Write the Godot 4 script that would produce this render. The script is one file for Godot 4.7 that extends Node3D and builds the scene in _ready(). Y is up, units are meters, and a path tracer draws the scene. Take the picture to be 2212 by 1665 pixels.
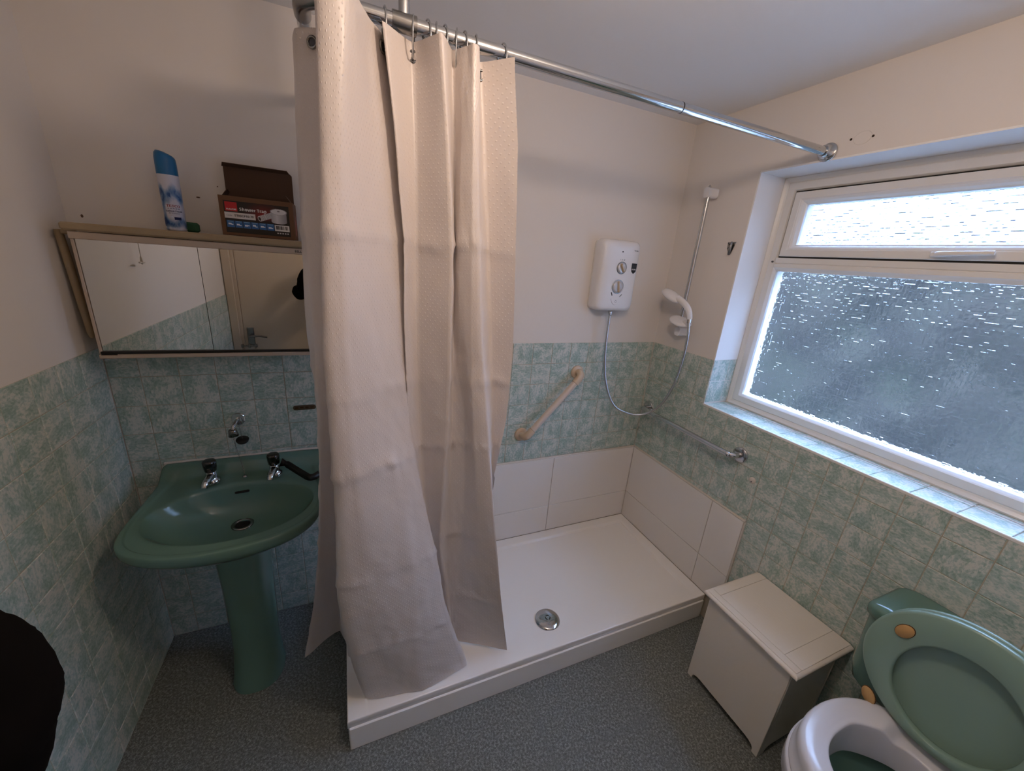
extends Node3D

# Bathroom: x runs along the back wall (0 = left wall), y up, z from the back wall (0) towards the door.
const W := 2.403      # tiled face of the window wall
const H := 2.389      # ceiling
const D := 1.90       # door wall
const TOP := 1.304    # top of the old tiling
const T := 0.11       # old tile pitch
const TRAY_X := 0.705
const TRAY_Z := 0.697
const RIM := 0.14
const PANEL_Y := 0.644

var rng := RandomNumberGenerator.new()
var used := {}
var M := {}
var tile_cache := {}

# ------------------------------------------------------------------ set-up
func _ready() -> void:
	rng.seed = 7
	var cam := Camera3D.new()
	cam.name = "camera"
	cam.fov = 90.012
	cam.near = 0.02
	cam.far = 60.0
	add_child(cam)
	cam.transform = Transform3D(Basis(Vector3(0.92057748, 0.07802614, 0.38268658), Vector3(0.05063325, 0.94772865, -0.31503441), Vector3(-0.38726395, 0.30939025, 0.86850694)).orthonormalized(), Vector3(0.76825, 1.69068, 1.69842))
	cam.current = true
	var env := Environment.new()
	var sky := Sky.new()
	var sm := ProceduralSkyMaterial.new()
	sm.sky_top_color = Color(2.85, 3.32, 4.05)  # overhead sky, out of view, set much brighter to light the room
	sm.sky_horizon_color = Color(0.78, 0.885, 1.04)
	sm.sky_curve = 1.0
	sm.sky_energy_multiplier = 1.0
	sm.ground_bottom_color = Color(0.30, 0.30, 0.29)
	sm.ground_horizon_color = Color(0.40, 0.41, 0.42)
	sky.sky_material = sm
	env.background_mode = Environment.BG_SKY
	env.sky = sky
	env.tonemap_mode = Environment.TONE_MAPPER_LINEAR
	env.tonemap_exposure = 1.37
	env.sdfgi_enabled = true
	env.ssao_enabled = true
	env.ssil_enabled = true
	var we := WorldEnvironment.new()
	we.name = "environment"
	we.environment = env
	add_child(we)
	unseen_ceiling_lamp(Vector3(1.24, H, 1.28), 0.215, Color(1.0, 0.885, 0.79))

	materials()
	room()
	window()
	outdoors()
	door()
	shower_area()
	mirror_cabinet()
	cabinet_top_things()
	basin()
	basin_things()
	curtain()
	shower_fittings()
	grab_rails()
	wall_bits()
	stool()
	toilet()
	pull_cord()
	person()

# ------------------------------------------------------------------ helpers
func numbered(n: String) -> String:
	if not used.has(n):
		used[n] = 0
		return n
	used[n] += 1
	return "%s_%03d" % [n, used[n]]

func thing(called: String, label: String, category: String, at := Vector3.ZERO, group := "") -> Node3D:
	var o := Node3D.new()
	o.name = numbered(called)
	o.position = at
	add_child(o, true)
	tag(o, label, category, group)
	return o

func tag(o: Node, label: String, category: String, group := "") -> void:
	o.set_meta("label", label)
	o.set_meta("category", category)
	if group:
		o.set_meta("group", group)

func stt() -> SurfaceTool:
	var s := SurfaceTool.new()
	s.begin(Mesh.PRIMITIVE_TRIANGLES)
	s.set_smooth_group(0)
	return s

func put_mesh(called: String, mesh: Mesh, m: Material, parent: Node = null, at := Transform3D.IDENTITY) -> MeshInstance3D:
	var o := MeshInstance3D.new()
	o.mesh = mesh
	o.material_override = m
	o.cast_shadow = GeometryInstance3D.SHADOW_CASTING_SETTING_ON
	o.transform = at
	if parent == null:
		o.name = numbered(called)
		add_child(o, true)
	else:
		o.name = called
		parent.add_child(o, true)
	return o

func obj(called: String, s: SurfaceTool, m: Material, parent: Node = null) -> MeshInstance3D:
	s.generate_normals()
	return put_mesh(called, s.commit(), m, parent)

func struct(called: String, s: SurfaceTool, m: Material) -> MeshInstance3D:
	var o := obj(called, s, m)
	o.set_meta("kind", "structure")
	return o

# a, b, c, d run counter-clockwise seen from the front
func quad(s: SurfaceTool, a: Vector3, b: Vector3, c: Vector3, d: Vector3, uv: Array = []) -> void:
	tri(s, a, b, c, [uv[0], uv[1], uv[2]] if uv else [])
	tri(s, a, c, d, [uv[0], uv[2], uv[3]] if uv else [])

func tri(s: SurfaceTool, a: Vector3, b: Vector3, c: Vector3, uv: Array = []) -> void:
	if uv:
		s.set_uv(uv[0])
	s.add_vertex(a)
	if uv:
		s.set_uv(uv[2])
	s.add_vertex(c)
	if uv:
		s.set_uv(uv[1])
	s.add_vertex(b)

func tri_out(s: SurfaceTool, a: Vector3, b: Vector3, c: Vector3, from: Vector3) -> void:
	if (b - a).cross(c - a).dot((a + b + c) / 3.0 - from) < 0.0:
		tri(s, a, c, b)
	else:
		tri(s, a, b, c)

# box with chamfered edges
func box(s: SurfaceTool, lo: Vector3, hi: Vector3, bev := 0.0, xf := Transform3D.IDENTITY) -> void:
	s.set_smooth_group(-1)
	var c := (lo + hi) * 0.5
	var h := (hi - lo) * 0.5
	bev = minf(bev, minf(h.x, minf(h.y, h.z)) * 0.95)
	var i := h - Vector3.ONE * bev
	var o := xf * c
	for ax in 3:
		var u := (ax + 1) % 3
		var v := (ax + 2) % 3
		for sg in [-1.0, 1.0]:
			var q := []
			for k in [[-1, -1], [1, -1], [1, 1], [-1, 1]]:
				var p := c
				p[ax] += sg * h[ax]
				p[u] += k[0] * i[u]
				p[v] += k[1] * i[v]
				q.append(xf * p)
			tri_out(s, q[0], q[1], q[2], o)
			tri_out(s, q[0], q[2], q[3], o)
		if bev > 0.0:
			for su in [-1.0, 1.0]:
				for sv in [-1.0, 1.0]:
					var q := []
					for k in [[-1, 0], [1, 0], [1, 1], [-1, 1]]:
						var p := c
						p[ax] += k[0] * i[ax]
						p[u] += su * (h[u] if k[1] == 0 else i[u])
						p[v] += sv * (i[v] if k[1] == 0 else h[v])
						q.append(xf * p)
					tri_out(s, q[0], q[1], q[2], o)
					tri_out(s, q[0], q[2], q[3], o)
	if bev > 0.0:
		for sx in [-1.0, 1.0]:
			for sy in [-1.0, 1.0]:
				for sz in [-1.0, 1.0]:
					var g := Vector3(sx, sy, sz)
					tri_out(s, xf * (c + g * Vector3(h.x, i.y, i.z)), xf * (c + g * Vector3(i.x, h.y, i.z)), xf * (c + g * Vector3(i.x, i.y, h.z)), o)
	s.set_smooth_group(0)

# rings of points joined by quads; rings run counter-clockwise seen from the end they advance to
func loft(s: SurfaceTool, rings: Array, cap0 := true, cap1 := true, closed := true) -> void:
	s.set_smooth_group(0)
	for r in rings.size() - 1:
		var a: PackedVector3Array = rings[r]
		var b: PackedVector3Array = rings[r + 1]
		var n := a.size()
		for k in (n if closed else n - 1):
			var l := (k + 1) % n
			quad(s, a[k], a[l], b[l], b[k])
	s.set_smooth_group(1)
	if cap0:
		fan(s, rings[0], true)
	if cap1:
		fan(s, rings[-1], false)
	s.set_smooth_group(0)

func fan(s: SurfaceTool, ring: PackedVector3Array, flip: bool) -> void:
	var c := Vector3.ZERO
	for p in ring:
		c += p
	c /= ring.size()
	for k in ring.size():
		var l := (k + 1) % ring.size()
		if flip:
			tri(s, c, ring[l], ring[k])
		else:
			tri(s, c, ring[k], ring[l])

# tube along a path; r is a number or a list of radii
func tube(s: SurfaceTool, pts: Array, r: Variant, seg := 12, caps := true) -> void:
	var rings := []
	var up := Vector3.UP
	var last := Vector3.ZERO
	for k in pts.size():
		var d: Vector3 = (pts[mini(k + 1, pts.size() - 1)] - pts[maxi(k - 1, 0)]).normalized()
		if k == 0:
			up = d.cross(Vector3.UP if absf(d.y) < 0.9 else Vector3.RIGHT).normalized()
		else:
			var ax := last.cross(d)
			if ax.length() > 1e-6:
				up = up.rotated(ax.normalized(), last.angle_to(d))
			up = (up - d * up.dot(d)).normalized()
		last = d
		var side := d.cross(up)
		var rad: float = r[k] if r is Array else r
		var ring := PackedVector3Array()
		for j in seg:
			var a := TAU * j / seg
			ring.append(pts[k] + (up * cos(a) + side * sin(a)) * rad)
		rings.append(ring)
	loft(s, rings, caps, caps)

# turned profile: points (radius, height), heights along the local y axis of xf
func lathe(s: SurfaceTool, prof: Array, seg: int, xf := Transform3D.IDENTITY, squash := Vector2.ONE) -> void:
	var rings := []
	for p in prof:
		var ring := PackedVector3Array()
		for j in seg:
			var a := -TAU * j / seg
			ring.append(xf * Vector3(cos(a) * p.x * squash.x, p.y, sin(a) * p.x * squash.y))
		rings.append(ring)
	var hard := prof.size() > 2
	loft(s, rings, prof[0].x > 1e-4, prof[-1].x > 1e-4)
	if hard:
		pass

# polygon (counter-clockwise in local x, y) pulled along local z from 0 to depth, with bevelled edges
func prism(s: SurfaceTool, poly: PackedVector2Array, depth: float, bev: float, xf := Transform3D.IDENTITY) -> void:
	if Geometry2D.is_polygon_clockwise(poly):
		poly = poly.duplicate()
		poly.reverse()
	var n := poly.size()
	var inner := PackedVector2Array()
	for k in n:
		var a := (poly[k] - poly[(k + n - 1) % n]).normalized()
		var b := (poly[(k + 1) % n] - poly[k]).normalized()
		var m := (Vector2(-a.y, a.x) + Vector2(-b.y, b.x))
		if m.length() < 1e-5:
			m = Vector2(-a.y, a.x)
		m = m.normalized()
		var co := maxf(0.5, m.dot(Vector2(-a.y, a.x)))
		inner.append(poly[k] + m * bev / co)
	var idx := Geometry2D.triangulate_polygon(poly)
	s.set_smooth_group(-1)
	for k in range(0, idx.size(), 3):
		var p := [inner[idx[k]], inner[idx[k + 1]], inner[idx[k + 2]]]
		if (p[1] - p[0]).cross(p[2] - p[0]) < 0:
			p.reverse()
		tri(s, xf * Vector3(p[0].x, p[0].y, depth), xf * Vector3(p[1].x, p[1].y, depth), xf * Vector3(p[2].x, p[2].y, depth))
		tri(s, xf * Vector3(p[0].x, p[0].y, 0), xf * Vector3(p[2].x, p[2].y, 0), xf * Vector3(p[1].x, p[1].y, 0))
	var z := [[inner, 0.0], [poly, bev], [poly, depth - bev], [inner, depth]] if bev > 0 else [[poly, 0.0], [poly, depth]]
	for r in z.size() - 1:
		s.set_smooth_group(2 + r)
		for k in n:
			var l := (k + 1) % n
			var a: Vector2 = z[r][0][k]
			var b: Vector2 = z[r][0][l]
			var c: Vector2 = z[r + 1][0][l]
			var d: Vector2 = z[r + 1][0][k]
			quad(s, xf * Vector3(a.x, a.y, z[r][1]), xf * Vector3(b.x, b.y, z[r][1]), xf * Vector3(c.x, c.y, z[r + 1][1]), xf * Vector3(d.x, d.y, z[r + 1][1]))
	s.set_smooth_group(0)

# rounded rectangle outline
func rounded(w: float, h: float, r: float, seg := 6) -> PackedVector2Array:
	var p := PackedVector2Array()
	for c in 4:
		var o := Vector2((w / 2 - r) * (1 if c in [0, 3] else -1), (h / 2 - r) * (1 if c < 2 else -1))
		for k in seg + 1:
			var a := PI / 2 * (c + float(k) / seg)
			p.append(o + Vector2(cos(a), sin(a)) * r)
	return p

func smooth_path(pts: Array, n := 8) -> Array:
	var out := []
	for k in pts.size() - 1:
		var a = pts[maxi(k - 1, 0)]
		var b = pts[k]
		var c = pts[k + 1]
		var d = pts[mini(k + 2, pts.size() - 1)]
		for j in n:
			out.append(b.cubic_interpolate(c, a, d, float(j) / n))
	out.append(pts[-1])
	return out

# a frame of mitred bars: profile of (inset, x) swept round the rectangle y0..y1, z0..z1 in the plane of the window wall
func rect_sweep(s: SurfaceTool, y0: float, y1: float, z0: float, z1: float, prof: Array) -> void:
	for k in prof.size() - 1:
		s.set_smooth_group(-1)
		var a: Vector2 = prof[k]
		var b: Vector2 = prof[k + 1]
		var ra := [Vector3(a.y, y0 + a.x, z0 + a.x), Vector3(a.y, y1 - a.x, z0 + a.x), Vector3(a.y, y1 - a.x, z1 - a.x), Vector3(a.y, y0 + a.x, z1 - a.x)]
		var rb := [Vector3(b.y, y0 + b.x, z0 + b.x), Vector3(b.y, y1 - b.x, z0 + b.x), Vector3(b.y, y1 - b.x, z1 - b.x), Vector3(b.y, y0 + b.x, z1 - b.x)]
		for j in 4:
			var l := (j + 1) % 4
			quad(s, ra[j], rb[j], rb[l], ra[l])
	s.set_smooth_group(0)

func text(called: String, words: String, size: float, m: Material, parent: Node, xf: Transform3D, font_name := "Droid Sans", weight := 700, bend := 0.0, wide := 1.0) -> MeshInstance3D:
	var t := TextMesh.new()
	var f := SystemFont.new()
	f.font_names = PackedStringArray([font_name])
	f.font_weight = weight
	t.font = f
	t.text = words
	t.font_size = 32
	t.pixel_size = size / 24.0
	t.depth = 0.0004
	t.curve_step = 2.0
	var mesh: Mesh = t
	if bend > 0.0 or wide != 1.0:
		var am := ArrayMesh.new()
		for k in t.get_surface_count():
			var arr := t.surface_get_arrays(k)
			var v: PackedVector3Array = arr[Mesh.ARRAY_VERTEX]
			var nn: PackedVector3Array = arr[Mesh.ARRAY_NORMAL]
			for j in v.size():
				v[j].x *= wide
				if bend > 0.0:
					var a := v[j].x / bend
					nn[j] = nn[j].rotated(Vector3.UP, a)
					v[j] = Vector3(sin(a) * (bend + v[j].z), v[j].y, cos(a) * (bend + v[j].z) - bend)
			arr[Mesh.ARRAY_VERTEX] = v
			arr[Mesh.ARRAY_NORMAL] = nn
			am.add_surface_from_arrays(Mesh.PRIMITIVE_TRIANGLES, arr)
		mesh = am
	return put_mesh(called, mesh, m, parent, xf)

# ------------------------------------------------------------------ materials
func mat(c: Color, rough: float, metal := 0.0, spec := 0.5) -> StandardMaterial3D:
	var m := StandardMaterial3D.new()
	m.albedo_color = c
	m.roughness = rough
	m.metallic = metal
	m.metallic_specular = spec
	return m

func noise_image(n: int, size: int, freq: float, oct: int, kind := FastNoiseLite.TYPE_SIMPLEX_SMOOTH, fractal := FastNoiseLite.FRACTAL_FBM, warp := 0.0) -> PackedByteArray:
	var f := FastNoiseLite.new()
	f.seed = n
	f.noise_type = kind
	f.frequency = freq
	f.fractal_type = fractal
	f.fractal_octaves = oct
	if warp > 0.0:
		f.domain_warp_enabled = true
		f.domain_warp_amplitude = warp
		f.domain_warp_frequency = freq * 1.5
	var im := f.get_seamless_image(size, size, false, false, 0.15)
	im.convert(Image.FORMAT_L8)
	return im.get_data()

func texture(bytes: PackedByteArray, size: int, fmt := Image.FORMAT_RGB8) -> ImageTexture:
	return ImageTexture.create_from_image(Image.create_from_data(size, size, false, fmt, bytes))

func materials() -> void:
	M.wall = paint(Color(0.89, 0.87, 0.85), 0.85)
	M.ceiling = paint(Color(0.94, 0.94, 0.94), 0.9)
	M.reveal = mat(Color(0.94, 0.94, 0.94), 0.55)
	M.grout = mat(Color(0.72, 0.69, 0.62), 0.9)
	M.tile = marbled()
	M.floor = vinyl()
	M.upvc = mat(Color(0.90, 0.895, 0.88), 0.28)
	M.rubber = mat(Color(0.03, 0.03, 0.035), 0.6)
	M.black = mat(Color(0.025, 0.025, 0.028), 0.75)
	M.chrome = mat(Color(0.78, 0.79, 0.80), 0.08, 1.0)
	M.old_chrome = mat(Color(0.58, 0.58, 0.58), 0.22, 1.0)
	M.white = mat(Color(0.90, 0.90, 0.91), 0.25)
	M.acrylic = mat(Color(0.96, 0.955, 0.945), 0.16)
	M.panel = mat(Color(0.92, 0.905, 0.89), 0.2)
	M.trim = mat(Color(0.85, 0.82, 0.78), 0.35)
	M.cream = mat(Color(0.62, 0.55, 0.44), 0.5)
	M.cab_white = mat(Color(0.72, 0.66, 0.60), 0.45)
	M.mirror = mat(Color(0.86, 0.87, 0.87), 0.01, 1.0)
	M.green = mat(Color(0.385, 0.515, 0.475), 0.13)
	M.seat_green = mat(Color(0.53, 0.645, 0.595), 0.25)
	M.cream_plastic = mat(Color(0.80, 0.72, 0.63), 0.35)
	M.bar_white = mat(Color(0.83, 0.77, 0.72), 0.3)
	M.wood_white = painted_wood()
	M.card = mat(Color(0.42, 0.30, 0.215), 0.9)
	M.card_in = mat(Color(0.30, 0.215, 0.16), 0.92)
	M.door = mat(Color(0.80, 0.735, 0.655), 0.45)
	M.yellow = mat(Color(0.74, 0.59, 0.38), 0.45)
	M.rust = mat(Color(0.30, 0.20, 0.10), 0.8)
	M.raised = mat(Color(0.86, 0.87, 0.90), 0.22)
	M.grey_print = mat(Color(0.30, 0.31, 0.34), 0.6)
	M.dark_print = mat(Color(0.05, 0.06, 0.09), 0.5)
	M.white_print = mat(Color(0.88, 0.87, 0.86), 0.6)

func paint(c: Color, rough: float) -> StandardMaterial3D:
	var m := mat(c, rough, 0.0, 0.3)
	var a := noise_image(3, 256, 0.05, 4)
	m.heightmap_enabled = true
	m.heightmap_texture = texture(a, 256, Image.FORMAT_L8)
	m.heightmap_scale = 0.02
	m.uv1_triplanar = true
	m.uv1_world_triplanar = true
	m.uv1_scale = Vector3.ONE * 2.5
	return m

# white tile with soft sea-green marbling
func marbled() -> StandardMaterial3D:
	var n := 768
	var big := noise_image(11, n, 0.011, 4, FastNoiseLite.TYPE_SIMPLEX_SMOOTH, FastNoiseLite.FRACTAL_FBM, 60.0)
	var mid := noise_image(12, n, 0.024, 4, FastNoiseLite.TYPE_SIMPLEX_SMOOTH, FastNoiseLite.FRACTAL_RIDGED, 40.0)
	var fine := noise_image(13, n, 0.075, 3, FastNoiseLite.TYPE_SIMPLEX_SMOOTH, FastNoiseLite.FRACTAL_FBM, 18.0)
	var out := PackedByteArray()
	out.resize(n * n * 3)
	var pale := Color(0.84, 0.845, 0.82)
	var sea := Color(0.68, 0.755, 0.73)
	var deep := Color(0.55, 0.65, 0.615)
	for k in n * n:
		var b := big[k] / 255.0
		var r := mid[k] / 255.0
		var f := fine[k] / 255.0
		var p := clampf((b * 0.45 + r * 0.25 + f * 0.50 - 0.61) * 7.0, 0.0, 1.0)
		var d := clampf(((1.0 - f) * 0.7 + (1.0 - b) * 0.5 - 0.66) * 6.0, 0.0, 1.0) * (1.0 - p)
		var c := sea.lerp(pale, p * 0.9).lerp(deep, d * 0.8)
		out[k * 3] = int(c.r * 255)
		out[k * 3 + 1] = int(c.g * 255)
		out[k * 3 + 2] = int(c.b * 255)
	var m := mat(Color.WHITE, 0.3, 0.0, 0.5)
	m.albedo_texture = texture(out, n)
	m.heightmap_enabled = true
	m.heightmap_texture = texture(big, n, Image.FORMAT_L8)
	m.heightmap_scale = 0.12
	return m

func vinyl() -> StandardMaterial3D:
	var n := 768
	var a := noise_image(21, n, 0.16, 3)
	var b := noise_image(22, n, 0.045, 4, FastNoiseLite.TYPE_SIMPLEX_SMOOTH, FastNoiseLite.FRACTAL_FBM, 15.0)
	var out := PackedByteArray()
	out.resize(n * n * 3)
	for k in n * n:
		var t := clampf(a[k] / 255.0 * 0.7 + b[k] / 255.0 * 0.55 - 0.12, 0.0, 1.0)
		var v := 0.30 + 0.40 * t * t * 1.4
		out[k * 3] = int(clampf(v * 1.0, 0, 1) * 255)
		out[k * 3 + 1] = int(clampf(v * 1.045, 0, 1) * 255)
		out[k * 3 + 2] = int(clampf(v * 1.02, 0, 1) * 255)
	var m := mat(Color.WHITE, 0.5, 0.0, 0.4)
	m.albedo_texture = texture(out, n)
	m.heightmap_enabled = true
	m.heightmap_texture = texture(a, n, Image.FORMAT_L8)
	m.heightmap_scale = 0.05
	m.uv1_triplanar = true
	m.uv1_world_triplanar = true
	m.uv1_scale = Vector3.ONE * 2.6
	return m

func painted_wood() -> StandardMaterial3D:
	var m := mat(Color(0.90, 0.875, 0.835), 0.42)
	var a := noise_image(31, 256, 0.03, 4)
	m.heightmap_enabled = true
	m.heightmap_texture = texture(a, 256, Image.FORMAT_L8)
	m.heightmap_scale = 0.05
	m.uv1_triplanar = true
	m.uv1_scale = Vector3(14, 3, 3)
	return m

# ------------------------------------------------------------------ tiles
func tile_mesh(w: float, h: float, variant: int) -> ArrayMesh:
	var key := "%.3f %.3f %d" % [w, h, variant]
	if tile_cache.has(key):
		return tile_cache[key]
	var s := stt()
	s.set_smooth_group(-1)
	var d := 0.0042
	var b := 0.0013
	var at := Vector2(fmod(variant * 0.377, 1.0), fmod(variant * 0.613, 1.0))
	var turn := variant % 4
	var uv := func(p: Vector3) -> Vector2:
		var q := Vector2(p.x, p.y).rotated(turn * PI / 2) * Vector2(1.15, 1.9)
		return at + q
	var o := [Vector3(-w / 2, -h / 2, -b), Vector3(w / 2, -h / 2, -b), Vector3(w / 2, h / 2, -b), Vector3(-w / 2, h / 2, -b)]
	var i := [Vector3(-w / 2 + b, -h / 2 + b, 0), Vector3(w / 2 - b, -h / 2 + b, 0), Vector3(w / 2 - b, h / 2 - b, 0), Vector3(-w / 2 + b, h / 2 - b, 0)]
	quad(s, i[0], i[1], i[2], i[3], [uv.call(i[0]), uv.call(i[1]), uv.call(i[2]), uv.call(i[3])])
	for k in 4:
		var l := (k + 1) % 4
		quad(s, o[k], o[l], i[l], i[k], [uv.call(o[k]), uv.call(o[l]), uv.call(i[l]), uv.call(i[k])])
		var a: Vector3 = o[k] - Vector3(0, 0, d)
		var c: Vector3 = o[l] - Vector3(0, 0, d)
		quad(s, a, c, o[l], o[k], [uv.call(a), uv.call(c), uv.call(o[l]), uv.call(o[k])])
	s.generate_normals()
	var m := s.commit()
	tile_cache[key] = m
	return m

# tiles between lists of joint lines; skip(u0, u1, v0, v1) leaves openings out; xf maps (u, v, out) to the room
func lay_tiles(parent: Node, us: Array, vs: Array, xf: Transform3D, skip: Callable, called := "tile", m: Material = null) -> void:
	for a in us.size() - 1:
		for b in vs.size() - 1:
			var w: float = us[a + 1] - us[a]
			var h: float = vs[b + 1] - vs[b]
			if w < 0.006 or h < 0.006 or skip.call(us[a], us[a + 1], vs[b], vs[b + 1]):
				continue
			var t := Transform3D(Basis.from_euler(Vector3(rng.randf_range(-0.004, 0.004), rng.randf_range(-0.004, 0.004), rng.randf_range(-0.004, 0.004))), Vector3((us[a] + us[a + 1]) / 2, (vs[b] + vs[b + 1]) / 2, rng.randf_range(-0.0003, 0.0003)))
			put_mesh(called, tile_mesh(snappedf(w - 0.0027, 0.0005), snappedf(h - 0.0027, 0.0005), rng.randi() % 23), m if m else M.tile, parent, xf * t)

func lines(from: float, to: float, phase: float, pitch: float) -> Array:
	var out := [from]
	var x := phase
	while x < from + 0.004:
		x += pitch
	while x < to - 0.004:
		out.append(x)
		x += pitch
	out.append(to)
	return out

# ------------------------------------------------------------------ room
func room() -> void:
	var s := stt()
	box(s, Vector3(-0.15, -0.15, -0.15), Vector3(W + 0.35, 0.0, D + 0.15))
	struct("floor", s, M.floor)
	s = stt()
	box(s, Vector3(-0.15, H, -0.15), Vector3(W + 0.35, H + 0.15, D + 0.15))
	struct("ceiling", s, M.ceiling)

	var none := func(_a, _b, _c, _d): return false
	# back wall
	s = stt()
	box(s, Vector3(-0.15, 0.0, -0.15), Vector3(W + 0.35, H, -0.0035))
	var back := struct("wall_back", s, M.wall)
	s = stt()
	box(s, Vector3(0.0, 0.0, -0.0034), Vector3(W, TOP - 0.001, -0.0020))
	obj("grout", s, M.grout, back)
	var us := lines(0.0, W, 0.0867, T)
	var vs := lines(0.0, TOP, fmod(TOP, T), T)
	# below the upstand only the part left of the tray is tiled
	var usl := us.filter(func(x): return x < TRAY_X - 0.004)
	usl.append(TRAY_X)
	var low := vs.filter(func(y): return y < PANEL_Y + 0.004)
	var high := vs.filter(func(y): return y > PANEL_Y - 0.004)
	lay_tiles(back, usl, low, Transform3D.IDENTITY, none)
	lay_tiles(back, us, high, Transform3D.IDENTITY, none)
	# left wall: u runs towards the back
	s = stt()
	box(s, Vector3(-0.15, 0.0, -0.15), Vector3(-0.0035, H, D + 0.15))
	var left := struct("wall_left", s, M.wall)
	s = stt()
	box(s, Vector3(-0.0034, 0.0, 0.0), Vector3(-0.0020, TOP - 0.001, D))
	obj("grout", s, M.grout, left)
	var lx := Transform3D(Basis(Vector3(0, 0, -1), Vector3(0, 1, 0), Vector3(1, 0, 0)), Vector3.ZERO)
	lay_tiles(left, lines(-D, 0.0, -0.012 - 17.0 * T, T), vs, lx, none)
	# window wall with its opening
	s = stt()
	var x0 := W + 0.0035
	var x1 := W + 0.30
	box(s, Vector3(x0, 0.0, -0.15), Vector3(x1, WY0 - 0.004, D + 0.15))
	box(s, Vector3(x0, WY1, -0.15), Vector3(x1, H, D + 0.15))
	box(s, Vector3(x0, WY0 - 0.004, -0.15), Vector3(x1, WY1, WZ0))
	box(s, Vector3(x0, WY0 - 0.004, WZ1), Vector3(x1, WY1, D + 0.15))
	var right := struct("wall_right", s, M.wall)
	s = stt()
	box(s, Vector3(W + 0.0020, 0.0, 0.0), Vector3(W + 0.0034, WY0 - 0.001, D))
	box(s, Vector3(W + 0.0020, WY0 - 0.001, 0.0), Vector3(W + 0.0034, TOP - 0.001, WZ0))
	box(s, Vector3(W + 0.0020, WY0 - 0.001, WZ1), Vector3(W + 0.0034, TOP - 0.001, D))
	obj("grout", s, M.grout, right)
	var rx := Transform3D(Basis(Vector3(0, 0, 1), Vector3(0, 1, 0), Vector3(-1, 0, 0)), Vector3(W, 0, 0))
	var zs := lines(0.0, D, 0.005 + T, T)
	var zsw := zs.filter(func(z): return z < WZ0 - 0.004)
	zsw.append(WZ0)
	var zse := zs.filter(func(z): return z > WZ1 + 0.004)
	zse.push_front(WZ1)
	var ry := lines(0.0, TOP, 0.994 - 9 * T, T)
	var ylow := ry.filter(func(y): return y < WY0 - 0.02)
	ylow.append(WY0)
	var yhigh := ry.filter(func(y): return y > WY0 + 0.01)
	yhigh.push_front(WY0)
	var behind := func(a, b, c, d): return b < 0.776 + 0.001 and d < PANEL_Y - 0.02
	lay_tiles(right, zs, ylow, rx, behind)
	lay_tiles(right, zsw, yhigh, rx, none)
	lay_tiles(right, zse, yhigh, rx, none)
	# door wall with the doorway
	s = stt()
	box(s, Vector3(-0.15, 0.0, D), Vector3(DX0, H, D + 0.15))
	box(s, Vector3(DX1, 0.0, D), Vector3(W + 0.35, H, D + 0.15))
	box(s, Vector3(DX0, 1.99, D), Vector3(DX1, H, D + 0.15))
	struct("wall_front", s, M.wall)

const WY0 := 1.080
const WY1 := 2.122
const WZ0 := 0.410
const WZ1 := 1.720
const DX0 := 0.045
const DX1 := 0.805

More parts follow.
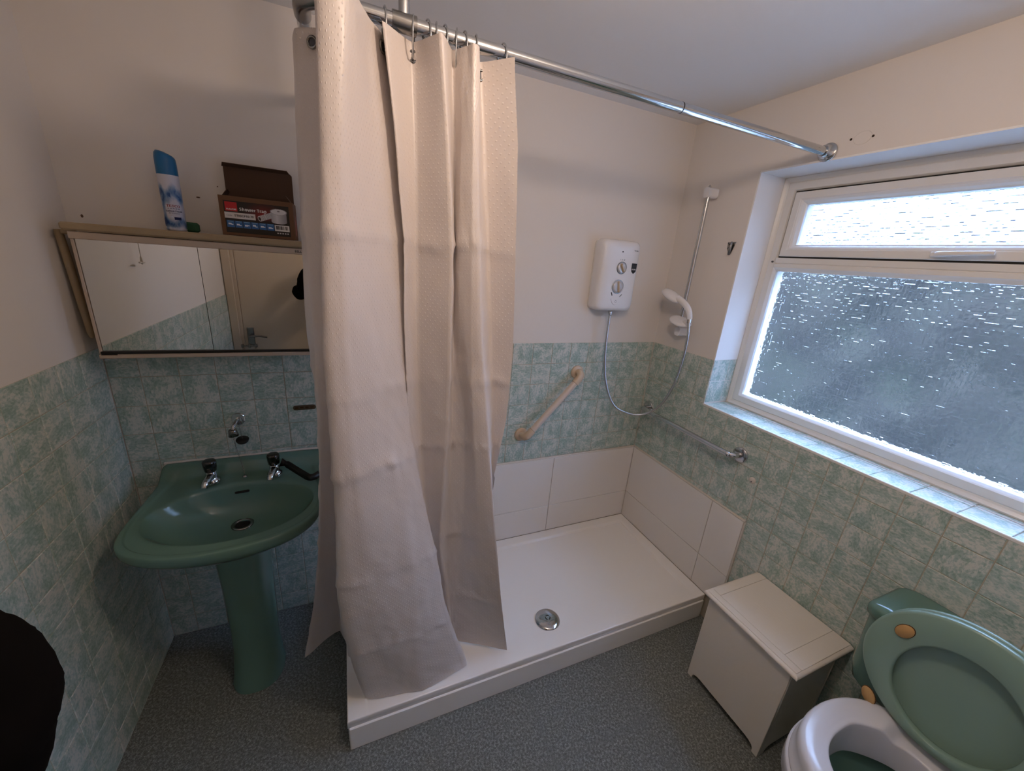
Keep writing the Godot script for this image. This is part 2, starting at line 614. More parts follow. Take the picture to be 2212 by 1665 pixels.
func window() -> void:
	# painted reveals (thin skins of plaster inside the opening), tiled below
	var s := stt()
	var xa := W + 0.001
	var xb := W + 0.30
	box(s, Vector3(xa, WY1 - 0.003, WZ0), Vector3(xb, WY1 + 0.003, WZ1))
	box(s, Vector3(xa, TOP + 0.002, WZ0 - 0.003), Vector3(xb, WY1, WZ0 + 0.003))
	box(s, Vector3(xa, TOP + 0.002, WZ1 - 0.003), Vector3(xb, WY1, WZ1 + 0.003))
	struct("trim_1", s, M.reveal).set_meta("label", "white painted plaster reveal round the window")
	s = stt()
	box(s, Vector3(xa, WY0 - 0.006, WZ0), Vector3(xb, WY0 - 0.003, WZ1))
	box(s, Vector3(xa, WY0 - 0.006, WZ0 - 0.003), Vector3(xb, TOP + 0.002, WZ0 - 0.001))
	box(s, Vector3(xa, WY0 - 0.006, WZ1 + 0.001), Vector3(xb, TOP + 0.002, WZ1 + 0.003))
	var sill := struct("trim_2", s, M.grout)
	sill.set_meta("label", "tiled window sill with white edge trim")
	var none := func(_a, _b, _c, _d): return false
	var zs := lines(WZ0, WZ1, WZ0 + 0.038, T)
	lay_tiles(sill, zs, [0.004, 0.112, 0.17], Transform3D(Basis(Vector3(0, 0, 1), Vector3(1, 0, 0), Vector3(0, 1, 0)), Vector3(W, WY0, 0)), none)
	lay_tiles(sill, [0.004, 0.112, 0.17], [WY0 + 0.004, WY0 + 0.115, TOP], Transform3D(Basis(Vector3(1, 0, 0), Vector3(0, 1, 0), Vector3(0, 0, 1)), Vector3(W, 0, WZ0 + 0.0015)), none)
	lay_tiles(sill, [-0.17, -0.112, -0.004], [WY0 + 0.004, WY0 + 0.115, TOP], Transform3D(Basis(Vector3(-1, 0, 0), Vector3(0, 1, 0), Vector3(0, 0, -1)), Vector3(W, 0, WZ1 - 0.0015)), none)
	s = stt()
	box(s, Vector3(W - 0.002, WY0 - 0.009, WZ0 - 0.002), Vector3(W + 0.006, WY0 + 0.002, WZ1 + 0.002), 0.002)
	obj("edge_trim", s, M.upvc, sill)
	s = stt()
	box(s, Vector3(W + 0.128, WY0, WZ0 + 0.02), Vector3(W + 0.131, WY0 + 0.0025, WZ1 - 0.02), 0.001)
	obj("sealant_bead", s, M.white, sill)
	# plastic frame
	s = stt()
	var F := W + 0.165
	rect_sweep(s, WY0, WY1, WZ0, WZ1, [Vector2(0, F + 0.07), Vector2(0, F - 0.006), Vector2(0.006, F - 0.008), Vector2(0.016, F - 0.002), Vector2(0.022, F + 0.004), Vector2(0.026, F), Vector2(0.052, F), Vector2(0.056, F + 0.004), Vector2(0.062, F + 0.012), Vector2(0.062, F + 0.07)])
	var frame := struct("window_1", s, M.upvc)
	var ty0 := 1.735
	var ty1 := 1.792
	# transom: stepped bar across
	s = stt()
	var tp := PackedVector2Array([Vector2(ty0, F + 0.07), Vector2(ty0, F + 0.012), Vector2(ty0 + 0.012, F + 0.004), Vector2(ty0 + 0.016, F), Vector2(ty0 + 0.030, F), Vector2(ty0 + 0.033, F + 0.003), Vector2(ty0 + 0.036, F), Vector2(ty1, F), Vector2(ty1, F + 0.07)])
	for k in tp.size() - 1:
		s.set_smooth_group(-1)
		var a := tp[k]
		var b := tp[k + 1]
		quad(s, Vector3(a.y, a.x, WZ0 + 0.05), Vector3(a.y, a.x, WZ1 - 0.05), Vector3(b.y, b.x, WZ1 - 0.05), Vector3(b.y, b.x, WZ0 + 0.05))
	s.set_smooth_group(0)
	obj("transom", s, M.upvc, frame)
	s = stt()
	lathe(s, [Vector2(0.0, 0.004), Vector2(0.004, 0.004), Vector2(0.0045, 0.0)], 12, Transform3D(Basis(Vector3(0, 1, 0), Vector3(-1, 0, 0), Vector3(0, 0, 1)), Vector3(F, 1.775, WZ0 + 0.042)))
	obj("frame_plug", s, M.grey_print, frame)
	# top-hung sash, a little proud of the frame
	var sy0 := 1.797
	var sy1 := WY1 - 0.064
	var sz0 := WZ0 + 0.066
	var sz1 := WZ1 - 0.066
	s = stt()
	rect_sweep(s, sy0, sy1, sz0, sz1, [Vector2(0.0015, F + 0.06), Vector2(0.0015, F - 0.006), Vector2(0.004, F - 0.009), Vector2(0.028, F - 0.009), Vector2(0.031, F - 0.006), Vector2(0.033, F - 0.006), Vector2(0.040, F), Vector2(0.047, F + 0.010), Vector2(0.050, F + 0.012), Vector2(0.050, F + 0.06)])
	var sash := obj("sash", s, M.upvc, frame)
	s = stt()
	rect_sweep(s, sy0 - 0.004, sy1 + 0.004, sz0 - 0.004, sz1 + 0.004, [Vector2(0, F + 0.02), Vector2(0, F + 0.001), Vector2(0.006, F + 0.001)])
	obj("gasket", s, M.rubber, frame)
	# handle on the sash's lower bar
	s = stt()
	var hx := F - 0.009
	box(s, Vector3(hx - 0.011, 1.806, 0.985), Vector3(hx, 1.824, 1.045), 0.004)
	tube(s, smooth_path([Vector3(hx - 0.014, 1.815, 1.005), Vector3(hx - 0.026, 1.816, 1.03), Vector3(hx - 0.028, 1.818, 1.08), Vector3(hx - 0.025, 1.820, 1.135)], 5), [0.009, 0.0095, 0.0095, 0.009, 0.009, 0.0085, 0.008, 0.008, 0.008, 0.0075, 0.0075, 0.007, 0.007, 0.007, 0.0065, 0.0065], 10)
	var handle := obj("handle", s, M.upvc, sash)
	s = stt()
	lathe(s, [Vector2(0.0, 0.004), Vector2(0.005, 0.004), Vector2(0.0065, 0.0)], 14, Transform3D(Basis(Vector3(0, 1, 0), Vector3(-1, 0, 0), Vector3(0, 0, 1)), Vector3(hx - 0.0235, 1.8155, 1.018)))
	obj("key_lock", s, M.black, frame)
	# patterned obscure glass
	var g := obscure_glass()
	pane("pane", frame, g, WY0 + 0.060, ty0 + 0.003, WZ0 + 0.060, WZ1 - 0.060, F + 0.022)
	pane("pane", frame, g, sy0 + 0.048, sy1 - 0.048, sz0 + 0.048, sz1 - 0.048, F + 0.022)

func pane(called: String, parent: Node, m: Material, y0: float, y1: float, z0: float, z1: float, x: float) -> void:
	var s := stt()
	s.set_smooth_group(-1)
	var t := 0.005
	var f := func(a: float, b: float): return Vector2(b, a) / 0.55
	var q := [f.call(y0, z0), f.call(y0, z1), f.call(y1, z1), f.call(y1, z0)]
	quad(s, Vector3(x, y0, z0), Vector3(x, y0, z1), Vector3(x, y1, z1), Vector3(x, y1, z0), q)
	quad(s, Vector3(x + t, y0, z1), Vector3(x + t, y0, z0), Vector3(x + t, y1, z0), Vector3(x + t, y1, z1), [Vector2.ZERO, Vector2.ZERO, Vector2.ZERO, Vector2.ZERO])
	quad(s, Vector3(x, y0, z0), Vector3(x, y1, z0), Vector3(x + t, y1, z0), Vector3(x + t, y0, z0), q)
	quad(s, Vector3(x, y0, z1), Vector3(x + t, y0, z1), Vector3(x + t, y1, z1), Vector3(x, y1, z1), q)
	quad(s, Vector3(x, y1, z0), Vector3(x, y1, z1), Vector3(x + t, y1, z1), Vector3(x + t, y1, z0), q)
	quad(s, Vector3(x, y0, z0), Vector3(x + t, y0, z0), Vector3(x + t, y0, z1), Vector3(x, y0, z1), q)
	obj(called, s, m, parent)

# relief of interlocking stepped blocks
func obscure_glass() -> StandardMaterial3D:
	var cells := 56
	var px := 14
	var n := cells * px
	var r := RandomNumberGenerator.new()
	r.seed = 5
	var id := PackedInt32Array()
	id.resize(cells * cells)
	id.fill(-1)
	var level := []
	for k in cells * cells:
		if id[k] >= 0:
			continue
		var me := level.size()
		level.append([r.randf(), r.randf_range(-1, 1), r.randf_range(-1, 1), k % cells, k / cells])
		id[k] = me
		var at := k
		for step in r.randi_range(1, 4):
			var go: Array = [[1, 0], [0, 1], [-1, 0], [0, -1]][r.randi() % 4]
			var j: int = posmod(at % cells + go[0], cells) + posmod(at / cells + go[1], cells) * cells
			if id[j] < 0:
				id[j] = me
				at = j
	var fine := noise_image(41, n, 0.05, 3)
	var h := PackedFloat32Array()
	h.resize(n * n)
	for y in n:
		for x in n:
			var c: Array = level[id[(x / px) + (y / px) * cells]]
			var ox := wrapf(float(x) / px - c[3] - 0.5, -cells / 2.0, cells / 2.0)
			var oy := wrapf(float(y) / px - c[4] - 0.5, -cells / 2.0, cells / 2.0)
			h[x + y * n] = c[0] * 0.5 + (c[1] * ox + c[2] * oy) * 0.20
	# soften the steps
	for pass_ in 3:
		var g := h.duplicate()
		for y in n:
			var yu := posmod(y - 1, n) * n
			var yd := posmod(y + 1, n) * n
			for x in n:
				g[x + y * n] = (h[x + y * n] * 2.0 + h[posmod(x - 1, n) + y * n] + h[posmod(x + 1, n) + y * n] + h[x + yu] + h[x + yd]) / 6.0
		h = g
	var out := PackedByteArray()
	out.resize(n * n)
	for k in n * n:
		out[k] = int(clampf(0.26 + h[k] * 0.55 + fine[k] / 255.0 * 0.16, 0.0, 1.0) * 255)
	var m := StandardMaterial3D.new()
	m.albedo_color = Color(0.93, 0.96, 1.0, 0.02)
	m.roughness = 0.06
	m.refraction_enabled = true
	m.refraction_scale = 0.05
	m.heightmap_enabled = true
	m.heightmap_texture = texture(out, n, Image.FORMAT_L8)
	m.heightmap_scale = 0.42
	return m

func outdoors() -> void:
	var s := stt()
	box(s, Vector3(W + 0.35, -0.3, -8.0), Vector3(14.0, -0.15, 9.0))
	var g := struct("ground", s, mat(Color(0.74, 0.73, 0.70), 0.9))  # unseen ground, kept pale to bounce daylight onto the ceiling
	g.set_meta("label", "pale ground out of view outside the window, bouncing daylight onto the ceiling")
	s = stt()
	box(s, Vector3(4.6, -0.15, -8.0), Vector3(4.8, 1.86, 9.0), 0.01)
	var wm := mat(Color.WHITE, 0.9)
	var nb := noise_image(51, 256, 0.02, 4)
	var na := noise_image(52, 256, 0.016, 2)
	var px := PackedByteArray()
	px.resize(256 * 256 * 3)
	for k in 256 * 256:
		var v := 0.10 + 0.24 * nb[k] / 255.0
		var g0 := clampf(na[k] / 255.0 * 2.5 - 1.0, 0.0, 1.0)
		px[k * 3] = int(v * lerpf(1.0, 0.88, g0) * 255)
		px[k * 3 + 1] = int(v * lerpf(0.93, 0.90, g0) * 255)
		px[k * 3 + 2] = int(v * lerpf(0.80, 0.70, g0) * 255)
	wm.albedo_texture = texture(px, 256)
	wm.uv1_triplanar = true
	wm.uv1_world_triplanar = true
	wm.uv1_scale = Vector3.ONE * 0.55
	var f := obj("outdoor_backdrop", s, wm)  # dark backdrop, placed to grey the lower pane
	tag(f, "dark backdrop wall outside, blurred, greying the large lower window pane", "wall")

func door() -> void:
	var s := stt()
	box(s, Vector3(DX0 + 0.028, 0.006, D + 0.004), Vector3(DX1 - 0.028, 1.962, D + 0.044), 0.003)
	var d := obj("door_1", s, M.door)
	d.set_meta("kind", "structure")
	s = stt()
	for x in [DX0, DX1 - 0.027]:
		box(s, Vector3(x, 0.0, D - 0.002), Vector3(x + 0.027, 1.99, D + 0.11), 0.002)
	box(s, Vector3(DX0, 1.964, D - 0.002), Vector3(DX1, 1.99, D + 0.11), 0.002)
	for x in [0.002, DX1 - 0.004]:
		box(s, Vector3(x, 0.0, D - 0.016), Vector3(x + 0.05, 2.045, D - 0.001), 0.004)
	box(s, Vector3(0.002, 1.993, D - 0.016), Vector3(DX1 + 0.046, 2.045, D - 0.001), 0.004)
	obj("door_frame", s, M.door, d)
	s = stt()
	var o := Vector3(0.115, 1.0, D + 0.004)
	box(s, o + Vector3(-0.022, -0.07, -0.008), o + Vector3(0.022, 0.07, 0.0), 0.003)
	tube(s, smooth_path([o + Vector3(0, 0.012, -0.006), o + Vector3(0, 0.012, -0.045), o + Vector3(0.02, 0.014, -0.055), o + Vector3(0.06, 0.016, -0.055), o + Vector3(0.11, 0.008, -0.05)], 5), 0.008, 10)
	obj("door_handle", s, M.old_chrome, d)
	s = stt()
	tube(s, [Vector3(0.05, 0.935, D - 0.012), Vector3(0.15, 0.935, D - 0.012)], 0.006, 10)
	for x in [0.055, 0.10, 0.14]:
		box(s, Vector3(x - 0.008, 0.922, D - 0.017), Vector3(x + 0.008, 0.948, D + 0.004), 0.003)
	tube(s, [Vector3(0.14, 0.935, D - 0.012), Vector3(0.14, 0.92, D - 0.03)], 0.004, 8)
	obj("bolt", s, M.old_chrome, d)

func unseen_ceiling_lamp(at: Vector3, energy: float, c: Color) -> void:  # lamp out of view, placed to light the ceiling, walls and curtain
	var l := thing("unseen_ceiling_lamp", "unseen round pendant lamp out of view overhead, lighting the room warmly", "lamp", at)
	var s := stt()
	lathe(s, [Vector2(0.0, -0.018), Vector2(0.075, -0.018), Vector2(0.085, -0.008), Vector2(0.085, 0.0)], 28)
	tube(s, [Vector3(0, -0.017, 0), Vector3(0, -0.105, 0)], 0.007, 10)
	obj("base", s, mat(Color(0.85, 0.85, 0.84), 0.4), l)
	s = stt()
	lathe(s, [Vector2(0.0, -0.235), Vector2(0.03, -0.229), Vector2(0.055, -0.208), Vector2(0.068, -0.175), Vector2(0.066, -0.140), Vector2(0.048, -0.110), Vector2(0.022, -0.098), Vector2(0.0, -0.096)], 28)
	var m := mat(Color(0.9, 0.87, 0.8), 0.3)
	m.emission_enabled = true
	m.emission = c
	m.emission_energy_multiplier = 3.0
	obj("lamp_globe", s, m, l)
	var o := OmniLight3D.new()
	o.name = "unseen_lamp_light"
	o.position = at + Vector3(0, -0.17, 0)
	o.light_color = c
	o.light_energy = energy
	o.light_size = 0.06
	o.omni_range = 8.0
	o.omni_attenuation = 2.0
	o.shadow_enabled = true
	add_child(o)

# ------------------------------------------------------------------ shower tray and white upstand
func shower_area() -> void:
	var t := thing("shower_tray", "low white rectangular shower tray on the floor under the curtain rail", "shower tray", Vector3(TRAY_X, 0, 0))
	# moulded top: flat rim along the walls, a shallow dished floor that runs out to the front edge
	var s := stt()
	var nx := 60
	var nz := 40
	var x1 := W - 0.010
	var z1 := TRAY_Z - 0.004
	var hgt := func(x: float, z: float) -> float:
		var e := minf(minf(x - TRAY_X, x1 - x), z - 0.010) - 0.055
		var step := smoothstep(0.0, 0.008, e)
		var d := Vector2(x - 1.554, z - 0.555).length()
		var front := smoothstep(z1 - 0.015, z1 - 0.12, z)
		return RIM - (0.010 + 0.006 * (1.0 - smoothstep(0.0, 0.5, d))) * step * front
	var xs := [0.0]
	var dense := [0.0, 0.02, 0.045, 0.054, 0.057, 0.060, 0.063, 0.067, 0.072]
	xs = []
	for v in dense:
		xs.append(TRAY_X + v)
	for k in range(1, nx):
		xs.append(lerpf(TRAY_X + 0.072, x1 - 0.072, float(k) / nx))
	for k in range(dense.size() - 1, -1, -1):
		xs.append(x1 - dense[k])
	var zs := []
	for v in dense:
		zs.append(0.010 + v)
	for k in range(1, nz + 1):
		zs.append(lerpf(0.082, z1, float(k) / nz))
	var off := Vector3(-TRAY_X, 0, 0)
	for a in xs.size() - 1:
		for b in zs.size() - 1:
			quad(s, off + Vector3(xs[a], hgt.call(xs[a], zs[b]), zs[b]), off + Vector3(xs[a], hgt.call(xs[a], zs[b + 1]), zs[b + 1]), off + Vector3(xs[a + 1], hgt.call(xs[a + 1], zs[b + 1]), zs[b + 1]), off + Vector3(xs[a + 1], hgt.call(xs[a + 1], zs[b]), zs[b]))
	# rounded outer lip at the front and the left end, then the underside
	var lip := []
	for p in [Vector2(0, 0), Vector2(0.002, -0.0005), Vector2(0.0035, -0.002), Vector2(0.004, -0.004), Vector2(0.004, -0.032), Vector2(0.0, -0.034)]:
		lip.append([off + Vector3(TRAY_X - p.x, RIM + p.y, 0.010), off + Vector3(TRAY_X - p.x, RIM + p.y, z1 + p.x), off + Vector3(x1, RIM + p.y, z1 + p.x)])
	for k in lip.size() - 1:
		s.set_smooth_group(3)
		quad(s, lip[k][0], lip[k + 1][0], lip[k + 1][1], lip[k][1])
		s.set_smooth_group(4)
		quad(s, lip[k][1], lip[k + 1][1], lip[k + 1][2], lip[k][2])
	s.set_smooth_group(0)
	obj("tray", s, M.acrylic, t)
	s = stt()
	box(s, Vector3(0.0, 0.0, TRAY_Z - 0.022), Vector3(W - TRAY_X - 0.012, RIM - 0.0325, TRAY_Z + 0.006), 0.003)
	box(s, Vector3(-0.003, 0.0, 0.010), Vector3(0.018, RIM - 0.0325, TRAY_Z - 0.0225), 0.0025)
	obj("riser_panel", s, M.acrylic, t)
	# chrome waste cover
	s = stt()
	var wx := Transform3D(Basis.IDENTITY, Vector3(1.554 - TRAY_X, 0.1260, 0.555))
	lathe(s, [Vector2(0.058, 0.0), Vector2(0.058, 0.002), Vector2(0.055, 0.006), Vector2(0.049, 0.0095), Vector2(0.035, 0.0125), Vector2(0.018, 0.014), Vector2(0.0, 0.0143)], 40, wx)
	var w := obj("waste_cover", s, M.chrome, t)
	for k in 3:
		s = stt()
		var pts := []
		for j in 7:
			var a := TAU * k / 3.0 + j * 0.24
			pts.append(wx * Vector3(cos(a) * 0.0105, 0.0143, sin(a) * 0.0105))
		tube(s, pts, 0.0018, 6)
		obj("slot", s, M.black, w)
	# white wall tiles above the tray
	var rows := [[0.142, 0.318], [0.320, 0.636]]
	var cols := [[TRAY_X, 1.222], [1.224, 1.822], [1.824, W - 0.010]]
	var back := get_node("wall_back")
	var right := get_node("wall_right")
	for r in rows:
		for c in cols:
			s = stt()
			box(s, Vector3(c[0], r[0], -0.0034), Vector3(c[1], r[1], 0.0095), 0.0012)
			obj("panel", s, M.panel, back)
		for c in [[0.010, 0.600], [0.602, 0.770]]:
			s = stt()
			box(s, Vector3(W - 0.0095, r[0], c[0]), Vector3(W + 0.0034, r[1], c[1]), 0.0012)
			obj("panel", s, M.panel, right)
	s = stt()
	box(s, Vector3(TRAY_X, 0.6365, -0.003), Vector3(W, 0.6445, 0.0105), 0.003)
	obj("edge_trim", s, M.trim, back)
	s = stt()
	box(s, Vector3(W - 0.0105, 0.6365, 0.0), Vector3(W + 0.003, 0.6445, 0.777), 0.003)
	box(s, Vector3(W - 0.0105, 0.0, 0.7705), Vector3(W + 0.003, 0.6445, 0.777), 0.003)
	obj("edge_trim", s, M.trim, right)

# ------------------------------------------------------------------ mirror cabinet and what stands on it
const CX0 := 0.056
const CX1 := 0.672
const CZ := 0.136

func mirror_cabinet() -> void:
	var t := thing("mirror_cabinet", "cream wall cabinet with two sliding mirror doors above the green basin", "cabinet", Vector3(0, 0, 0))
	var s := stt()
	box(s, Vector3(CX0, 1.300, 0.001), Vector3(CX1, 1.670, CZ - 0.012), 0.002)
	obj("carcass", s, M.cab_white, t)
	s = stt()
	box(s, Vector3(0.044, 1.672, 0.001), Vector3(CX1 + 0.012, 1.694, CZ + 0.012), 0.005)
	obj("top_board", s, M.cream, t)
	s = stt()
	tube(s, [Vector3(0.0115, 1.672, 0.082), Vector3(0.016, 1.60, 0.084), Vector3(0.023, 1.45, 0.086), Vector3(0.027, 1.37, 0.087), Vector3(0.028, 1.357, 0.087), Vector3(0.028, 1.353, 0.087)], [0.010, 0.010, 0.0095, 0.009, 0.007, 0.003], 14)
	box(s, Vector3(0.02, 1.660, 0.072), Vector3(0.05, 1.672, 0.096), 0.003)
	obj("side_moulding", s, M.cream, t)
	s = stt()
	box(s, Vector3(CX0, 1.298, CZ - 0.012), Vector3(CX1, 1.312, CZ + 0.006), 0.002)
	box(s, Vector3(CX0, 1.650, CZ - 0.012), Vector3(CX1, 1.670, CZ + 0.006), 0.002)
	box(s, Vector3(CX0, 1.312, CZ - 0.012), Vector3(CX0 + 0.008, 1.650, CZ - 0.001), 0.001)
	obj("frame", s, M.cab_white, t)
	s = stt()
	box(s, Vector3(CX0 + 0.006, 1.3125, CZ - 0.010), Vector3(CX1, 1.321, CZ + 0.007), 0.0015)
	box(s, Vector3(CX0 + 0.006, 1.309, CZ - 0.010), Vector3(CX0 + 0.045, 1.3125, CZ + 0.0065), 0.001)
	obj("track", s, M.rubber, t)
	for k in [[CX0 + 0.010, 0.358, 0.001], [0.350, CX1, 0.004]]:
		s = stt()
		box(s, Vector3(k[0], 1.320, CZ - 0.006 + k[2]), Vector3(k[1], 1.651, CZ - 0.0025 + k[2]), 0.0004)
		var d := obj("mirror_door", s, M.mirror, t)
		if k[0] > 0.2:
			s = stt()
			box(s, Vector3(0.3488, 1.320, CZ - 0.006), Vector3(0.350, 1.651, CZ + 0.0016))
			obj("glass_edge", s, M.black, d)
	text("maker_mark", "BILLIMENT", 0.0075, M.dark_print, t, Transform3D(Basis.IDENTITY, Vector3(0.646, 1.660, CZ + 0.0062)), "Droid Sans", 800, 0.0, 1.0)

func can_texture() -> ImageTexture:
	var w := 256
	var h := 256
	var a := FastNoiseLite.new()
	a.seed = 61
	a.frequency = 0.018
	a.fractal_octaves = 4
	a.domain_warp_enabled = true
	a.domain_warp_amplitude = 40.0
	var im := Image.create_empty(w, h, false, Image.FORMAT_RGB8)
	for y in h:
		for x in w:
			var v := 1.0 - float(y) / h
			var u := float(x) / w
			var n := a.get_noise_2d(x, y) * 0.5 + 0.5
			var band := exp(-pow((v - 0.66 - 0.05 * sin(u * 14.0)) / 0.13, 2.0)) + 0.95 * exp(-pow((v - 0.14 - 0.03 * sin(u * 11.0)) / 0.085, 2.0)) + 0.8 * smoothstep(0.16, 0.0, absf(u - 0.16)) * smoothstep(0.9, 0.6, v)
			var k := clampf(band * (0.25 + 1.15 * n) - 0.18, 0.0, 1.0)
			var c := Color(0.80, 0.80, 0.84).lerp(Color(0.10, 0.32, 0.58), k).lerp(Color(0.05, 0.14, 0.34), clampf(k * 1.6 - 1.0, 0, 1) * n)
			if v > 0.205 and v < 0.255 and u > 0.47 and u < 0.68:
				c = Color(0.08, 0.13, 0.33)
			im.set_pixel(x, y, c)
	return ImageTexture.create_from_image(im)

func box_label() -> ImageTexture:
	var im := Image.create_empty(320, 168, false, Image.FORMAT_RGB8)
	for y in 168:
		for x in 320:
			var r := clampf(1.0 - Vector2(x - 190, (y - 62) * 1.3).length() / 120.0, 0, 1)
			im.set_pixel(x, y, Color(0.03, 0.025, 0.035).lerp(Color(0.55, 0.03, 0.07), r * clampf((104.0 - y) / 30.0, 0, 1)))
	im.fill_rect(Rect2i(6, 6, 58, 48), Color(0.72, 0.07, 0.12))
	im.fill_rect(Rect2i(0, 60, 148, 32), Color(0.82, 0.80, 0.79))
	for k in 6:
		im.fill_rect(Rect2i(6 + k * 39, 104, 36, 36), Color(0.13, 0.36, 0.58))
		im.fill_rect(Rect2i(11 + k * 39, 107, 26, 3), Color(0.50, 0.66, 0.78))
		im.fill_rect(Rect2i(13 + k * 39, 117 + (k % 3) * 2, 15, 9), Color(0.85, 0.87, 0.9))
		im.fill_rect(Rect2i(25 + k * 39, 122 + (k % 2) * 3, 11, 5), Color(0.85, 0.87, 0.9))
	im.fill_rect(Rect2i(240, 106, 76, 34), Color(0.85, 0.84, 0.82))
	var r := RandomNumberGenerator.new()
	r.seed = 3
	var x := 246
	while x < 308:
		var b := r.randi_range(1, 4)
		im.fill_rect(Rect2i(x, 111, b, 20), Color(0.05, 0.05, 0.05))
		x += b + r.randi_range(1, 3)
	for k in 5:
		im.fill_rect(Rect2i(250 + k * 13, 148, 8, 7), Color(0.75, 0.74, 0.76))
	# white trap: round pot, lid and the ribbed outlet
	for y in 168:
		for xx in 320:
			var p := Vector2(xx, y)
			var body := absf(p.x - 266) < 40 and p.y > 38 and p.y < 88 + sqrt(maxf(0, 1.0 - pow((p.x - 266) / 40.0, 2))) * 12.0
			if body:
				im.set_pixel(xx, y, Color(0.80, 0.79, 0.80).lerp(Color(0.55, 0.54, 0.56), clampf(absf(p.x - 256) / 46.0, 0, 1)))
			var q := Vector2((p.x - 200) * 0.93 + (p.y - 74) * -0.37, (p.x - 200) * 0.37 + (p.y - 74) * 0.93)
			if absf(q.y + 6) < 15 and q.x > -34 and q.x < 36 and not body:
				im.set_pixel(xx, y, Color(0.74, 0.73, 0.74) if int(q.x / 4) % 2 == 0 else Color(0.62, 0.61, 0.62))
			if pow((q.x + 32) / 9.0, 2) + pow((q.y + 6) / 15.0, 2) < 1.0:
				im.set_pixel(xx, y, Color(0.78, 0.77, 0.78) if pow((q.x + 32) / 6.0, 2) + pow((q.y + 6) / 11.0, 2) > 1.0 else Color(0.16, 0.13, 0.14))
			var e := pow((p.x - 266) / 43.0, 2) + pow((p.y - 34) / 17.0, 2)
			if e < 1.0:
				im.set_pixel(xx, y, Color(0.83, 0.82, 0.83) if e < 0.8 or e > 0.93 else Color(0.45, 0.44, 0.46))
			if pow((p.x - 266) / 7.0, 2) + pow((p.y - 30) / 4.0, 2) < 1.0:
				im.set_pixel(xx, y, Color(0.5, 0.48, 0.5))
	return ImageTexture.create_from_image(im)

